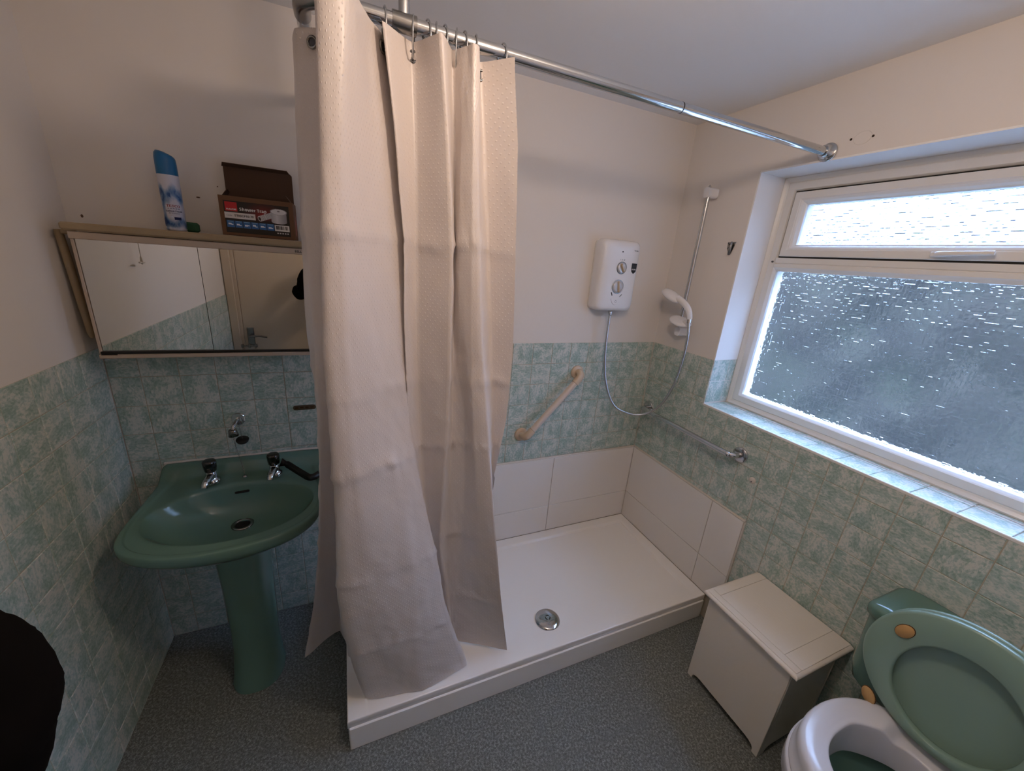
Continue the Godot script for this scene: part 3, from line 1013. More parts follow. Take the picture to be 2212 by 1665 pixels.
func cabinet_top_things() -> void:
	var y := 1.694
	# spray can
	var t := thing("spray_can", "white and blue air freshener spray can with a bright blue cap on the mirror cabinet", "spray can", Vector3(0.290, y, 0.078))
	var s := stt()
	var r := 0.0262
	var prof := [Vector2(0.0, 0.0), Vector2(r - 0.004, 0.0), Vector2(r - 0.001, 0.003), Vector2(r - 0.0005, 0.008), Vector2(r - 0.002, 0.010), Vector2(r, 0.013), Vector2(r, 0.158)]
	for k in prof.size() - 1:
		for j in 32:
			var a0 := TAU * j / 32.0
			var a1 := TAU * (j + 1) / 32.0
			var f := func(p: Vector2, a: float): return Vector3(sin(a) * p.x, p.y, cos(a) * p.x)
			quad(s, f.call(prof[k], a0), f.call(prof[k], a1), f.call(prof[k + 1], a1), f.call(prof[k + 1], a0), [Vector2(a0 / TAU * 2.0 + 0.4, 1.0 - prof[k].y / 0.158), Vector2(a1 / TAU * 2.0 + 0.4, 1.0 - prof[k].y / 0.158), Vector2(a1 / TAU * 2.0 + 0.4, 1.0 - prof[k + 1].y / 0.158), Vector2(a0 / TAU * 2.0 + 0.4, 1.0 - prof[k + 1].y / 0.158)])
	var cm := mat(Color.WHITE, 0.3)
	cm.albedo_texture = can_texture()
	var body := obj("can_body", s, cm, t)
	s = stt()
	var rings := []
	var heights := [[1.0, 0.158, 0.0], [1.0, 0.166, 0.0], [0.99, 0.190, 0.0], [0.97, 0.204, 0.25], [0.90, 0.212, 0.6], [0.72, 0.218, 0.9], [0.4, 0.220, 1.0], [0.05, 0.221, 1.0]]
	for hh in heights:
		var ring := PackedVector3Array()
		for j in 28:
			var a := -TAU * j / 28.0
			ring.append(Vector3(cos(a) * r * hh[0], hh[1] - hh[2] * cos(a) * 0.009 * hh[0], sin(a) * r * hh[0]))
		rings.append(ring)
	loft(s, rings)
	obj("cap", s, mat(Color(0.03, 0.39, 0.60), 0.3), t)
	# print: name, lines and round badge, curved round the can
	var turn := 0.30
	var face := func(yy: float, d: float, extra := 0.0): return Transform3D(Basis(Vector3.UP, turn + extra), Vector3(sin(turn + extra) * (r + d), yy, cos(turn + extra) * (r + d)))
	text("lettering", "TESCO", 0.0070, mat(Color(0.55, 0.06, 0.10), 0.5), body, face.call(0.071, 0.0003), "Droid Serif", 800, r, 1.1)
	for k in 5:
		s = stt()
		box(s, Vector3(-0.0021, -0.0007, 0), Vector3(0.0021, 0.0007, 0.0005), 0.0, face.call(0.064, 0.0001, (k - 2) * 0.24))
		obj("print_dash", s, mat(Color(0.10, 0.12, 0.32), 0.5), body)
	text("lettering", "Cotton Fresh", 0.0050, mat(Color(0.12, 0.14, 0.30), 0.5), body, face.call(0.0565, 0.0003), "Droid Sans", 600, r)
	text("lettering", "Air Freshener", 0.0034, mat(Color(0.25, 0.27, 0.40), 0.5), body, face.call(0.0505, 0.0003), "Droid Sans", 400, r)
	s = stt()
	lathe(s, [Vector2(0.0, 0.0012), Vector2(0.0046, 0.0012), Vector2(0.0058, 0.0005), Vector2(0.006, 0.0)], 20, Transform3D(Basis(Vector3.UP, turn - 0.32) * Basis(Vector3.RIGHT, PI / 2), Vector3(sin(turn - 0.32), 0, cos(turn - 0.32)) * (r - 0.0004) + Vector3(0, 0.036, 0)))
	obj("badge", s, mat(Color(0.72, 0.74, 0.78), 0.4), body)
	# small green block tucked behind the can
	s = stt()
	box(s, Vector3(-0.018, 0, -0.012), Vector3(0.018, 0.030, 0.012), 0.006)
	var g2 := obj("sponge", s, mat(Color(0.22, 0.40, 0.31), 0.95))
	g2.position = Vector3(0.322, y, 0.045)
	tag(g2, "small green sponge block half hidden behind the spray can", "sponge")
	# open carton
	var c := thing("carton", "open brown cardboard carton with a printed shower trap label on the mirror cabinet", "box", Vector3(0.418, y, 0.020))
	var bw := 0.205
	var bh := 0.118
	var bd := 0.098
	s = stt()
	box(s, Vector3(0, 0.001, bd - 0.003), Vector3(bw, bh, bd), 0.0008)
	box(s, Vector3(0, 0.001, 0), Vector3(bw, bh, 0.003), 0.0008)
	box(s, Vector3(0, 0.001, 0.003), Vector3(0.003, bh, bd - 0.003), 0.0008)
	box(s, Vector3(bw - 0.003, 0.001, 0.003), Vector3(bw, bh, bd - 0.003), 0.0008)
	box(s, Vector3(0.003, 0.001, 0.003), Vector3(bw - 0.003, 0.004, bd - 0.003), 0.0008)
	obj("carton_body", s, M.card, c)
	# raised lid with its tuck flap folded forward
	s = stt()
	var lid := PackedVector2Array([Vector2(0.004, 0), Vector2(bw - 0.004, 0), Vector2(bw - 0.004, 0.094), Vector2(bw - 0.010, 0.100), Vector2(0.004, 0.100)])
	prism(s, lid, 0.003, 0.0006, Transform3D(Basis(Vector3.RIGHT, -0.05), Vector3(0, bh - 0.002, 0.0005)))
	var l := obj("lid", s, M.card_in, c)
	s = stt()
	prism(s, PackedVector2Array([Vector2(0.0, 0), Vector2(bw - 0.010, 0), Vector2(bw - 0.016, 0.020), Vector2(0.006, 0.020)]), 0.0025, 0.0005, Transform3D(Basis(Vector3.RIGHT, 1.15), Vector3(0, bh + 0.097, -0.004)))
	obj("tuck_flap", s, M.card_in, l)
	for x in [0.004, bw - 0.0065]:
		s = stt()
		prism(s, PackedVector2Array([Vector2(0, 0), Vector2(0.060, 0), Vector2(0.052, 0.024), Vector2(0.008, 0.030)]), 0.0025, 0.0005, Transform3D(Basis(Vector3(0, 0, -1), Vector3(0.55 if x < 0.1 else -0.55, 0.83, 0), Vector3(1, 0, 0)), Vector3(x, bh - 0.003, bd - 0.02)))
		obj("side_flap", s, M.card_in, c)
	var lm := mat(Color.WHITE, 0.35)
	lm.albedo_texture = box_label()
	s = stt()
	var lo := Vector3(0.012, 0.010, bd + 0.0005)
	var lw := 0.180
	var lh := 0.094
	quad(s, lo, lo + Vector3(lw, 0, 0), lo + Vector3(lw, lh, 0), lo + Vector3(0, lh, 0), [Vector2(0, 1), Vector2(1, 1), Vector2(1, 0), Vector2(0, 0)])
	var lb := obj("label", s, lm, c)
	var at := func(px: float, py: float): return Transform3D(Basis.IDENTITY, lo + Vector3(px / 320.0 * lw, lh - py / 168.0 * lh, 0.0003))
	text("lettering", "Shower Trap", 0.0094, M.white_print, lb, at.call(140, 40), "Droid Sans", 700)
	text("lettering", "McALPINE", 0.0044, M.white_print, lb, at.call(35, 44), "Droid Sans", 800, 0.0, 0.95)
	text("lettering", "Code:", 0.0046, M.grey_print, lb, at.call(23, 77), "Droid Sans", 400)
	text("lettering", "ST90CP10-70", 0.0066, M.dark_print, lb, at.call(93, 76), "Droid Sans", 800)
	s = stt()
	prism(s, PackedVector2Array([Vector2(0.015, 0.02), Vector2(0.05, 0.012), Vector2(0.07, 0.05), Vector2(0.055, 0.085), Vector2(0.04, 0.06), Vector2(0.025, 0.07)]), 0.0004, 0.0, Transform3D(Basis(Vector3(0, 0, -1), Vector3(0, 1, 0), Vector3(1, 0, 0)), Vector3(bw + 0.0001, 0, bd - 0.006)))
	obj("side_print", s, mat(Color(0.55, 0.28, 0.22), 0.6), c)

# ------------------------------------------------------------------ basin
func basin_outline() -> Array:
	var pts := [Vector2(0.635, 0.006), Vector2(0.646, 0.05), Vector2(0.648, 0.15), Vector2(0.650, 0.27), Vector2(0.648, 0.36), Vector2(0.632, 0.42), Vector2(0.58, 0.474), Vector2(0.49, 0.512), Vector2(0.38, 0.528), Vector2(0.27, 0.520), Vector2(0.175, 0.488), Vector2(0.115, 0.438), Vector2(0.092, 0.375), Vector2(0.090, 0.27), Vector2(0.094, 0.15), Vector2(0.097, 0.05), Vector2(0.105, 0.006)]
	var out := smooth_path(pts, 5)
	for k in 19:
		out.append(Vector2(lerpf(0.105, 0.635, (k + 1) / 20.0), 0.004))
	return out

func basin() -> void:
	var t := thing("basin", "sage green pedestal wash basin below the mirror cabinet", "basin", Vector3(0.37, 0, 0.2))
	var off := Vector3(-0.37, 0, -0.2)
	var o := basin_outline()
	var n := o.size()
	var bowl := PackedVector2Array()
	var ctr := Vector2(0.372, 0.285)
	for k in n:
		var d: Vector2 = (o[k] - ctr)
		var a := atan2(d.y / 0.175, d.x / 0.25)
		bowl.append(ctr + Vector2(cos(a) * 0.248 * (1.0 + 0.02 * sin(a)), sin(a) * (0.178 if sin(a) > 0 else 0.160)))
	var rim := func(z: float) -> float: return 0.797 + 0.046 * smoothstep(0.085, 0.02, z) + 0.004 * smoothstep(0.2, 0.09, z)
	var rings := []
	var add := func(f: Callable) -> void:
		var ring := PackedVector3Array()
		for k in n:
			ring.append(off + f.call(k))
		rings.append(ring)
	var waste := Vector2(0.372, 0.222)
	# outside: from the pedestal up under the bowl, round the rolled rim and into the bowl
	add.call(func(k): var p: Vector2 = Vector2(0.372, 0.20) + (o[k] - Vector2(0.372, 0.2)) * Vector2(0.34, 0.42); return Vector3(p.x, 0.610, maxf(p.y, 0.02)))
	add.call(func(k): var p: Vector2 = Vector2(0.372, 0.20) + (o[k] - Vector2(0.372, 0.2)) * Vector2(0.52, 0.58); return Vector3(p.x, 0.650, maxf(p.y, 0.012)))
	add.call(func(k): var p: Vector2 = Vector2(0.372, 0.20) + (o[k] - Vector2(0.372, 0.2)) * Vector2(0.74, 0.78); return Vector3(p.x, 0.700, maxf(p.y, 0.006)))
	add.call(func(k): var p: Vector2 = Vector2(0.372, 0.20) + (o[k] - Vector2(0.372, 0.2)) * Vector2(0.90, 0.92); return Vector3(p.x, 0.738, maxf(p.y, 0.004)))
	add.call(func(k): var p: Vector2 = Vector2(0.372, 0.20) + (o[k] - Vector2(0.372, 0.2)) * Vector2(0.975, 0.978); return Vector3(p.x, 0.760, maxf(p.y, 0.003)))
	add.call(func(k): var p: Vector2 = o[k]; return Vector3(p.x, 0.776 + (rim.call(p.y) - 0.797) * 0.6, maxf(p.y, 0.003)))
	for e in [[0.0, -0.008], [0.015, -0.002], [0.045, 0.0015], [0.10, 0.002]]:
		add.call(func(k): var p: Vector2 = o[k].lerp(bowl[k], e[0]); return Vector3(p.x, rim.call(p.y) + e[1], maxf(p.y, 0.003)))
	for e in [[0.26, 0.002], [0.30, 0.0005], [0.335, -0.0045], [0.38, -0.006], [0.60, -0.006], [0.85, -0.0065], [0.95, -0.0068]]:
		add.call(func(k): var p: Vector2 = o[k].lerp(bowl[k], e[0]); return Vector3(p.x, rim.call(p.y) + e[1], p.y))
	for e in [[0.0, -0.010], [0.03, -0.018], [0.08, -0.036], [0.16, -0.060], [0.28, -0.085], [0.45, -0.105], [0.65, -0.118], [0.82, -0.1245], [0.925, -0.126]]:
		add.call(func(k): var p: Vector2 = bowl[k].lerp(waste, e[0]); return Vector3(p.x, 0.797 + e[1], p.y))
	rings.reverse()
	var s := stt()
	for r in rings:
		r.reverse()
	# rings now run clockwise from inside to outside; reverse order keeps the faces outward
	rings.reverse()
	for r in rings:
		r.reverse()
	loft_auto(s, rings, true, true)
	obj("basin_bowl", s, M.green, t)
	# pedestal
	rings = []
	for q in [[0.0, 0.092, 0.112, 0.265], [0.02, 0.092, 0.112, 0.264], [0.05, 0.086, 0.104, 0.258], [0.16, 0.079, 0.096, 0.245], [0.30, 0.080, 0.098, 0.232], [0.44, 0.083, 0.104, 0.225], [0.54, 0.087, 0.110, 0.222], [0.61, 0.091, 0.116, 0.220], [0.66, 0.096, 0.122, 0.218]]:
		var ring := PackedVector3Array()
		for k in 40:
			var a := -TAU * k / 40.0
			var c := cos(a)
			var d := sin(a)
			ring.append(off + Vector3(0.366 + signf(c) * pow(absf(c), 0.8) * q[1], q[0], q[3] + (signf(d) * pow(absf(d), 0.85) * q[2] if d > 0 else d * q[2] * 0.9)))
		rings.append(ring)
	s = stt()
	loft_auto(s, rings, true, true)
	obj("pedestal", s, M.green, t)
	# waste and overflow
	s = stt()
	var wx := Transform3D(Basis.IDENTITY, off + Vector3(waste.x, 0.6718, waste.y))
	lathe(s, [Vector2(0.036, 0.0), Vector2(0.036, 0.003), Vector2(0.031, 0.0055), Vector2(0.025, 0.004), Vector2(0.022, -0.001)], 28, wx)
	var w := obj("waste", s, M.old_chrome, t)
	s = stt()
	lathe(s, [Vector2(0.0235, -0.006), Vector2(0.0235, 0.0015), Vector2(0.0, 0.0010)], 24, wx)
	obj("waste_hole", s, M.black, w)
	s = stt()
	tube(s, [off + Vector3(0.340, 0.7575, 0.134), off + Vector3(0.344, 0.7578, 0.1335), off + Vector3(0.384, 0.7595, 0.1335), off + Vector3(0.388, 0.7597, 0.134)], [0.003, 0.0048, 0.0048, 0.003], 10)
	obj("overflow", s, M.black, t)
	# sealant line against the wall
	s = stt()
	box(s, off + Vector3(0.098, 0.840, 0.0), off + Vector3(0.640, 0.8535, 0.009), 0.003)
	obj("sealant_bead", s, M.trim, t)
	# taps
	for tp in [[0.268, "tap"], [0.474, "tap"]]:
		var x: float = tp[0]
		var b := Transform3D(Basis.IDENTITY, off + Vector3(x, 0.805, 0.102))
		s = stt()
		lathe(s, [Vector2(0.027, -0.004), Vector2(0.027, 0.004), Vector2(0.023, 0.009), Vector2(0.0175, 0.014), Vector2(0.0165, 0.036), Vector2(0.014, 0.040), Vector2(0.0, 0.041)], 24, b)
		var sp := smooth_path([Vector3(0, 0.022, 0.004), Vector3(-0.002, 0.024, 0.03), Vector3(-0.005, 0.020, 0.055), Vector3(-0.007, 0.008, 0.066)], 5)
		var q := []
		for p in sp:
			q.append(b * p)
		var rad := []
		for k in q.size():
			rad.append(lerpf(0.0155, 0.0105, float(k) / (q.size() - 1)))
		tube(s, q, rad, 16)
		var tap := obj("tap", s, M.chrome, t)
		s = stt()
		var rr := []
		for p in [[0.016, 0.041], [0.0195, 0.044], [0.0215, 0.060], [0.0225, 0.078], [0.021, 0.085], [0.017, 0.087], [0.004, 0.087]]:
			var ring := PackedVector3Array()
			for j in 36:
				var a := -TAU * j / 36.0
				var fl: float = p[0] * (1.0 - 0.07 * pow(absf(sin(a * 3.0)), 2.0))
				ring.append(b * Vector3(cos(a) * fl, p[1], sin(a) * fl))
			rr.append(ring)
		loft_auto(s, rr, true, true)
		obj("tap_head", s, mat(Color(0.35, 0.35, 0.36), 0.12, 1.0), tap)

# loft whose faces are turned outwards, whichever way the rings run
func loft_auto(s: SurfaceTool, rings: Array, cap0: bool, cap1: bool) -> void:
	var vol := 0.0
	var c := Vector3.ZERO
	for p in rings[0]:
		c += p / rings[0].size()
	for r in rings.size() - 1:
		var n: int = rings[r].size()
		for k in n:
			var l := (k + 1) % n
			var a: Vector3 = rings[r][k] - c
			var b: Vector3 = rings[r][l] - c
			var d: Vector3 = rings[r + 1][l] - c
			var e: Vector3 = rings[r + 1][k] - c
			vol += a.dot(b.cross(d)) + a.dot(d.cross(e))
	if vol < 0.0:
		var out := []
		for r in rings:
			var q: PackedVector3Array = r.duplicate()
			q.reverse()
			out.append(q)
		rings = out
	loft(s, rings, cap0, cap1)

func chain(s: SurfaceTool, path: Array, step: float) -> void:
	var k := 0
	for j in path.size() - 1:
		var a: Vector3 = path[j]
		var b: Vector3 = path[j + 1]
		var n := maxi(1, int(round(a.distance_to(b) / step)))
		for m in n:
			var p := a.lerp(b, (m + 0.5) / n)
			var d := (b - a).normalized()
			var side := d.cross(Vector3(0.3, 0.2, 1)).normalized()
			if k % 2:
				side = d.cross(side).normalized()
			var ring := []
			for i in 9:
				var an := TAU * i / 8.0
				ring.append(p + d * cos(an) * step * 0.62 + side * sin(an) * step * 0.30)
			tube(s, ring, step * 0.11, 5, false)
			k += 1

func basin_things() -> void:
	# magnetic soap holder on the wall
	var t := thing("soap_holder", "small chrome magnetic soap holder on the tiles above the basin", "soap holder", Vector3(0.352, 1.0, 0))
	var s := stt()
	prism(s, rounded(0.044, 0.050, 0.02, 8), 0.007, 0.002, Transform3D(Basis.IDENTITY, Vector3(0.004, 0.010, 0.0005)))
	obj("back_plate", s, M.chrome, t)
	s = stt()
	tube(s, smooth_path([Vector3(0.003, 0.012, 0.006), Vector3(0.0, 0.008, 0.022), Vector3(-0.006, -0.004, 0.040), Vector3(-0.009, -0.016, 0.046)], 4), 0.0065, 10)
	obj("arm", s, M.chrome, t)
	s = stt()
	lathe(s, [Vector2(0.0, 0.026), Vector2(0.0125, 0.026), Vector2(0.014, 0.023), Vector2(0.0175, 0.0), Vector2(0.0, 0.0)], 20, Transform3D(Basis(Vector3(0, 0, 1), 0.06), Vector3(-0.009, -0.042, 0.046)))
	obj("magnet_cap", s, M.old_chrome, t)
	# plug hung over it on its chain
	var p := thing("basin_plug", "black rubber basin plug hanging on its ball chain from the soap holder", "plug", Vector3(0.36, 0.93, 0.04))
	s = stt()
	lathe(s, [Vector2(0.0, 0.004), Vector2(0.021, 0.004), Vector2(0.0225, 0.001), Vector2(0.019, -0.008), Vector2(0.0, -0.009)], 24, Transform3D(Basis(Vector3(1, 0, 0), 0.25), Vector3(0.008, 0.006, 0.002)))
	obj("plug", s, M.rubber, p)
	s = stt()
	chain(s, [Vector3(0.008, 0.012, 0.002), Vector3(0.004, 0.055, 0.0), Vector3(-0.002, 0.075, 0.0)], 0.0062)
	chain(s, smooth_path([Vector3(-0.010, 0.075, 0.004), Vector3(-0.016, 0.02, 0.014), Vector3(-0.006, -0.04, 0.028), Vector3(0.004, -0.09, 0.038), Vector3(0.010, -0.120, 0.050)], 4), 0.0062)
	lathe(s, [Vector2(0.0, 0.006), Vector2(0.006, 0.005), Vector2(0.008, 0.0)], 14, Transform3D(Basis.IDENTITY, Vector3(0.010, -0.129, 0.052)))
	obj("chain", s, M.old_chrome, p)
	# old chrome plate
	s = stt()
	prism(s, rounded(0.084, 0.020, 0.009, 5), 0.006, 0.0015, Transform3D(Basis.IDENTITY, Vector3.ZERO))
	var d := thing("wall_plate", "oblong rusty metal plate screwed to the tiles beside the curtain", "plate", Vector3(0.590, 1.041, 0.0006))
	obj("plate", s, mat(Color(0.42, 0.38, 0.33), 0.35, 0.8), d)
	for k in 4:
		s = stt()
		prism(s, rounded(0.013, 0.007, 0.003, 3), 0.0006, 0.0, Transform3D(Basis.IDENTITY, Vector3(-0.029 + 0.019 * k, 0.001 * (k % 2), 0.0058)))
		obj("rust_patch", s, M.rust, d)
	# black strap lying on the basin deck
	s = stt()
	var path := smooth_path([Vector3(-0.078, 0.020, 0.020), Vector3(-0.055, 0.016, 0.035), Vector3(-0.025, 0.011, 0.072), Vector3(0.005, 0.009, 0.112), Vector3(0.032, 0.010, 0.150), Vector3(0.052, 0.010, 0.150), Vector3(0.068, 0.012, 0.135)], 5)
	var rings := []
	for k in path.size():
		var dir: Vector3 = (path[mini(k + 1, path.size() - 1)] - path[maxi(k - 1, 0)]).normalized()
		var side := (dir.cross(Vector3.UP) * 0.55 - Vector3(0, 0.9, 0)).slide(dir).normalized()
		var up := side.cross(dir).normalized()
		var wd := 0.013 if k > 4 else lerpf(0.017, 0.009, k / 4.0)
		rings.append(PackedVector3Array([path[k] - side * wd - up * 0.0022, path[k] + side * wd - up * 0.0022, path[k] + side * wd + up * 0.0022, path[k] - side * wd + up * 0.0022]))
	loft_auto(s, rings, true, true)
	var st := obj("strap", s, mat(Color(0.03, 0.03, 0.035), 0.5))
	st.position = Vector3(0.570, 0.808, 0.040)
	tag(st, "twisted black strap lying on the basin beside the right tap", "strap")

# ------------------------------------------------------------------ curtain, rail, rings
const RAIL_Y := 2.147
const RAIL_Z := 0.660
const RAIL_X := 0.716

func curtain() -> void:
	var rail := thing("curtain_rail", "long L-shaped chrome shower curtain rail running to the window wall", "curtain rail", Vector3(RAIL_X, RAIL_Y, RAIL_Z))
	var s := stt()
	var r := 0.0145
	tube(s, [Vector3(0.07, 0, 0), Vector3(0.60, 0, 0), Vector3(0.80, 0, 0), Vector3(W - RAIL_X - 0.02, 0, 0)], r, 20, false)
	obj("tube", s, M.chrome, rail)
	s = stt()
	tube(s, [Vector3(0, 0, -0.07), Vector3(0, 0, -RAIL_Z + 0.012)], r, 20, false)
	obj("tube", s, M.chrome, rail)
	s = stt()
	var bend := [Vector3(0.085, 0, 0)]
	for k in 9:
		var a := PI / 2 * k / 8.0
		bend.append(Vector3(0.055 - sin(a) * 0.055, 0, -0.055 + cos(a) * 0.055))
	bend.append(Vector3(0, 0, -0.085))
	tube(s, bend, 0.0168, 20)
	obj("elbow", s, M.old_chrome, rail)
	s = stt()
	var jx := 1.694 - RAIL_X
	tube(s, [Vector3(jx - 0.0015, 0, 0), Vector3(jx + 0.0015, 0, 0)], r + 0.0003, 20)
	obj("joint", s, M.rubber, rail)
	s = stt()
	tube(s, [Vector3(0.197, 0.012, 0), Vector3(0.197, H - RAIL_Y - 0.012, 0)], 0.0115, 18)
	lathe(s, [Vector2(0.026, 0.0), Vector2(0.026, -0.006), Vector2(0.016, -0.012), Vector2(0.0, -0.012)], 22, Transform3D(Basis.IDENTITY, Vector3(0.197, H - RAIL_Y, 0)))
	obj("ceiling_support", s, M.chrome, rail)
	s = stt()
	tube(s, [Vector3(0.172, 0, 0), Vector3(0.222, 0, 0)], r + 0.0035, 18)
	obj("support_clamp", s, M.old_chrome, rail)
	for f in [Transform3D(Basis(Vector3(0, 0, 1), PI / 2), Vector3(W - RAIL_X, 0, 0)), Transform3D(Basis(Vector3(1, 0, 0), PI / 2), Vector3(0, 0, -RAIL_Z))]:
		s = stt()
		lathe(s, [Vector2(0.031, 0.0), Vector2(0.031, 0.004), Vector2(0.028, 0.006), Vector2(0.021, 0.008), Vector2(0.0195, 0.030), Vector2(0.0175, 0.032)], 26, f)
		obj("flange", s, M.chrome, rail)

	# the sheet: fold lines (top to bottom) at fixed heights, each a list of (x, z)
	var ys := [2.125, 1.95, 1.7, 1.45, 1.2, 0.95, 0.7, 0.5, 0.32]
	var folds := []
	folds.append([0.2, Vector2(0.69, 0.34), Vector2(0.693, 0.347), Vector2(0.698, 0.357), Vector2(0.702, 0.366), Vector2(0.706, 0.376), Vector2(0.711, 0.386), Vector2(0.715, 0.396), Vector2(0.719, 0.403), Vector2(0.722, 0.41), Vector2(0.724, 0.415)])
	folds.append([0.2, Vector2(0.684, 0.46), Vector2(0.677, 0.446), Vector2(0.667, 0.427), Vector2(0.657, 0.408), Vector2(0.672, 0.388), Vector2(0.672, 0.369), Vector2(0.67, 0.35), Vector2(0.648, 0.334), Vector2(0.63, 0.32), Vector2(0.607, 0.311)])
	folds.append([0.2, Vector2(0.697, 0.56), Vector2(0.691, 0.555), Vector2(0.687, 0.545), Vector2(0.683, 0.533), Vector2(0.676, 0.52), Vector2(0.662, 0.505), Vector2(0.639, 0.489), Vector2(0.614, 0.476), Vector2(0.582, 0.463), Vector2(0.558, 0.455)])
	folds.append([0.2, Vector2(0.774, 0.62), Vector2(0.767, 0.605), Vector2(0.756, 0.582), Vector2(0.745, 0.557), Vector2(0.732, 0.522), Vector2(0.719, 0.486), Vector2(0.707, 0.45), Vector2(0.696, 0.421), Vector2(0.687, 0.395), Vector2(0.681, 0.378)])
	folds.append([0.145, Vector2(0.748, 0.8), Vector2(0.741, 0.793), Vector2(0.728, 0.778), Vector2(0.717, 0.76), Vector2(0.717, 0.74), Vector2(0.712, 0.718), Vector2(0.702, 0.695), Vector2(0.713, 0.675), Vector2(0.734, 0.657), Vector2(0.762, 0.639)])
	folds.append([0.145, Vector2(0.8, 0.8), Vector2(0.783, 0.794), Vector2(0.768, 0.781), Vector2(0.764, 0.766), Vector2(0.765, 0.748), Vector2(0.778, 0.729), Vector2(0.791, 0.709), Vector2(0.812, 0.692), Vector2(0.836, 0.676), Vector2(0.858, 0.661)])
	folds.append([0.145, Vector2(0.838, 0.7), Vector2(0.839, 0.699), Vector2(0.844, 0.698), Vector2(0.847, 0.695), Vector2(0.861, 0.692), Vector2(0.898, 0.69), Vector2(0.921, 0.687), Vector2(0.933, 0.685), Vector2(0.945, 0.682), Vector2(0.957, 0.68)])
	folds.append([0.145, Vector2(0.874, 0.634), Vector2(0.897, 0.635), Vector2(0.912, 0.636), Vector2(0.914, 0.637), Vector2(0.924, 0.64), Vector2(0.966, 0.642), Vector2(1.014, 0.643), Vector2(1.044, 0.645), Vector2(1.091, 0.646), Vector2(1.142, 0.648)])
	folds.append([0.145, Vector2(0.865, 0.695), Vector2(0.887, 0.688), Vector2(0.906, 0.672), Vector2(0.909, 0.653), Vector2(0.924, 0.631), Vector2(0.953, 0.609), Vector2(0.988, 0.584), Vector2(1.021, 0.564), Vector2(1.063, 0.544), Vector2(1.103, 0.525)])
	folds.append([0.145, Vector2(0.932, 0.647), Vector2(0.94, 0.64), Vector2(0.944, 0.626), Vector2(0.951, 0.609), Vector2(0.962, 0.59), Vector2(0.981, 0.569), Vector2(1.006, 0.547), Vector2(1.037, 0.528), Vector2(1.064, 0.511), Vector2(1.09, 0.494)])
	folds.append([0.145, Vector2(0.98, 0.718), Vector2(1, 0.709), Vector2(1.022, 0.691), Vector2(1.03, 0.669), Vector2(1.036, 0.643), Vector2(1.034, 0.617), Vector2(1.034, 0.588), Vector2(1.062, 0.563), Vector2(1.086, 0.54), Vector2(1.11, 0.518)])
	folds.append([0.145, Vector2(1.017, 0.66), Vector2(1.03, 0.654), Vector2(1.041, 0.641), Vector2(1.049, 0.626), Vector2(1.058, 0.609), Vector2(1.06, 0.59), Vector2(1.06, 0.57), Vector2(1.078, 0.553), Vector2(1.098, 0.538), Vector2(1.117, 0.523)])
	folds.append([0.145, Vector2(1.037, 0.69), Vector2(1.037, 0.683), Vector2(1.045, 0.668), Vector2(1.063, 0.651), Vector2(1.095, 0.631), Vector2(1.108, 0.609), Vector2(1.114, 0.586), Vector2(1.118, 0.567), Vector2(1.123, 0.549), Vector2(1.127, 0.531)])
	folds.append([0.145, Vector2(1.05, 0.715), Vector2(1.059, 0.71), Vector2(1.071, 0.698), Vector2(1.086, 0.684), Vector2(1.109, 0.669), Vector2(1.137, 0.652), Vector2(1.166, 0.634), Vector2(1.189, 0.619), Vector2(1.21, 0.605), Vector2(1.231, 0.591)])
	folds.append([0.145, Vector2(1.066, 0.707), Vector2(1.076, 0.704), Vector2(1.094, 0.698), Vector2(1.116, 0.691), Vector2(1.151, 0.683), Vector2(1.185, 0.674), Vector2(1.223, 0.665), Vector2(1.253, 0.658), Vector2(1.284, 0.65), Vector2(1.315, 0.643)])
	folds.append([0.145, Vector2(1.088, 0.644), Vector2(1.108, 0.643), Vector2(1.135, 0.641), Vector2(1.161, 0.639), Vector2(1.184, 0.635), Vector2(1.202, 0.632), Vector2(1.221, 0.629), Vector2(1.24, 0.626), Vector2(1.26, 0.624), Vector2(1.282, 0.621)])
	folds.append([0.145, Vector2(1.147, 0.713), Vector2(1.174, 0.707), Vector2(1.195, 0.695), Vector2(1.215, 0.68), Vector2(1.218, 0.664), Vector2(1.197, 0.645), Vector2(1.204, 0.625), Vector2(1.214, 0.609), Vector2(1.235, 0.594), Vector2(1.255, 0.579)])
	var nu := 9
	var nv := 150
	var cols := folds.size()
	var pts := []
	var us := []
	var dist := 0.0
	var prev := Vector3.ZERO
	for c in cols - 1:
		for j in (nu if c < cols - 2 else nu + 1):
			var col := []
			for k in nv + 1:
				var f := float(k) / nv
				var q := []
				for d in [-1, 0, 1, 2]:
					q.append(fold_at(folds[clampi(c + d, 0, cols - 1)], ys, f))
				var t := float(j) / nu
				var sm := q[1].cubic_interpolate(q[2], q[0], q[3], t) as Vector3
				var st := q[1].lerp(q[2], t) as Vector3
				col.append(st.lerp(sm, 0.42))
			if pts.size():
				dist += 0.5 * (col[30].distance_to(pts[-1][30]) + col[100].distance_to(pts[-1][100]))
			us.append(dist)
			pts.append(col)
	# packing creases across the cloth, small puckers
	var wob := FastNoiseLite.new()
	wob.seed = 9
	wob.frequency = 1.0
	var np := pts.size()
	var moved := []
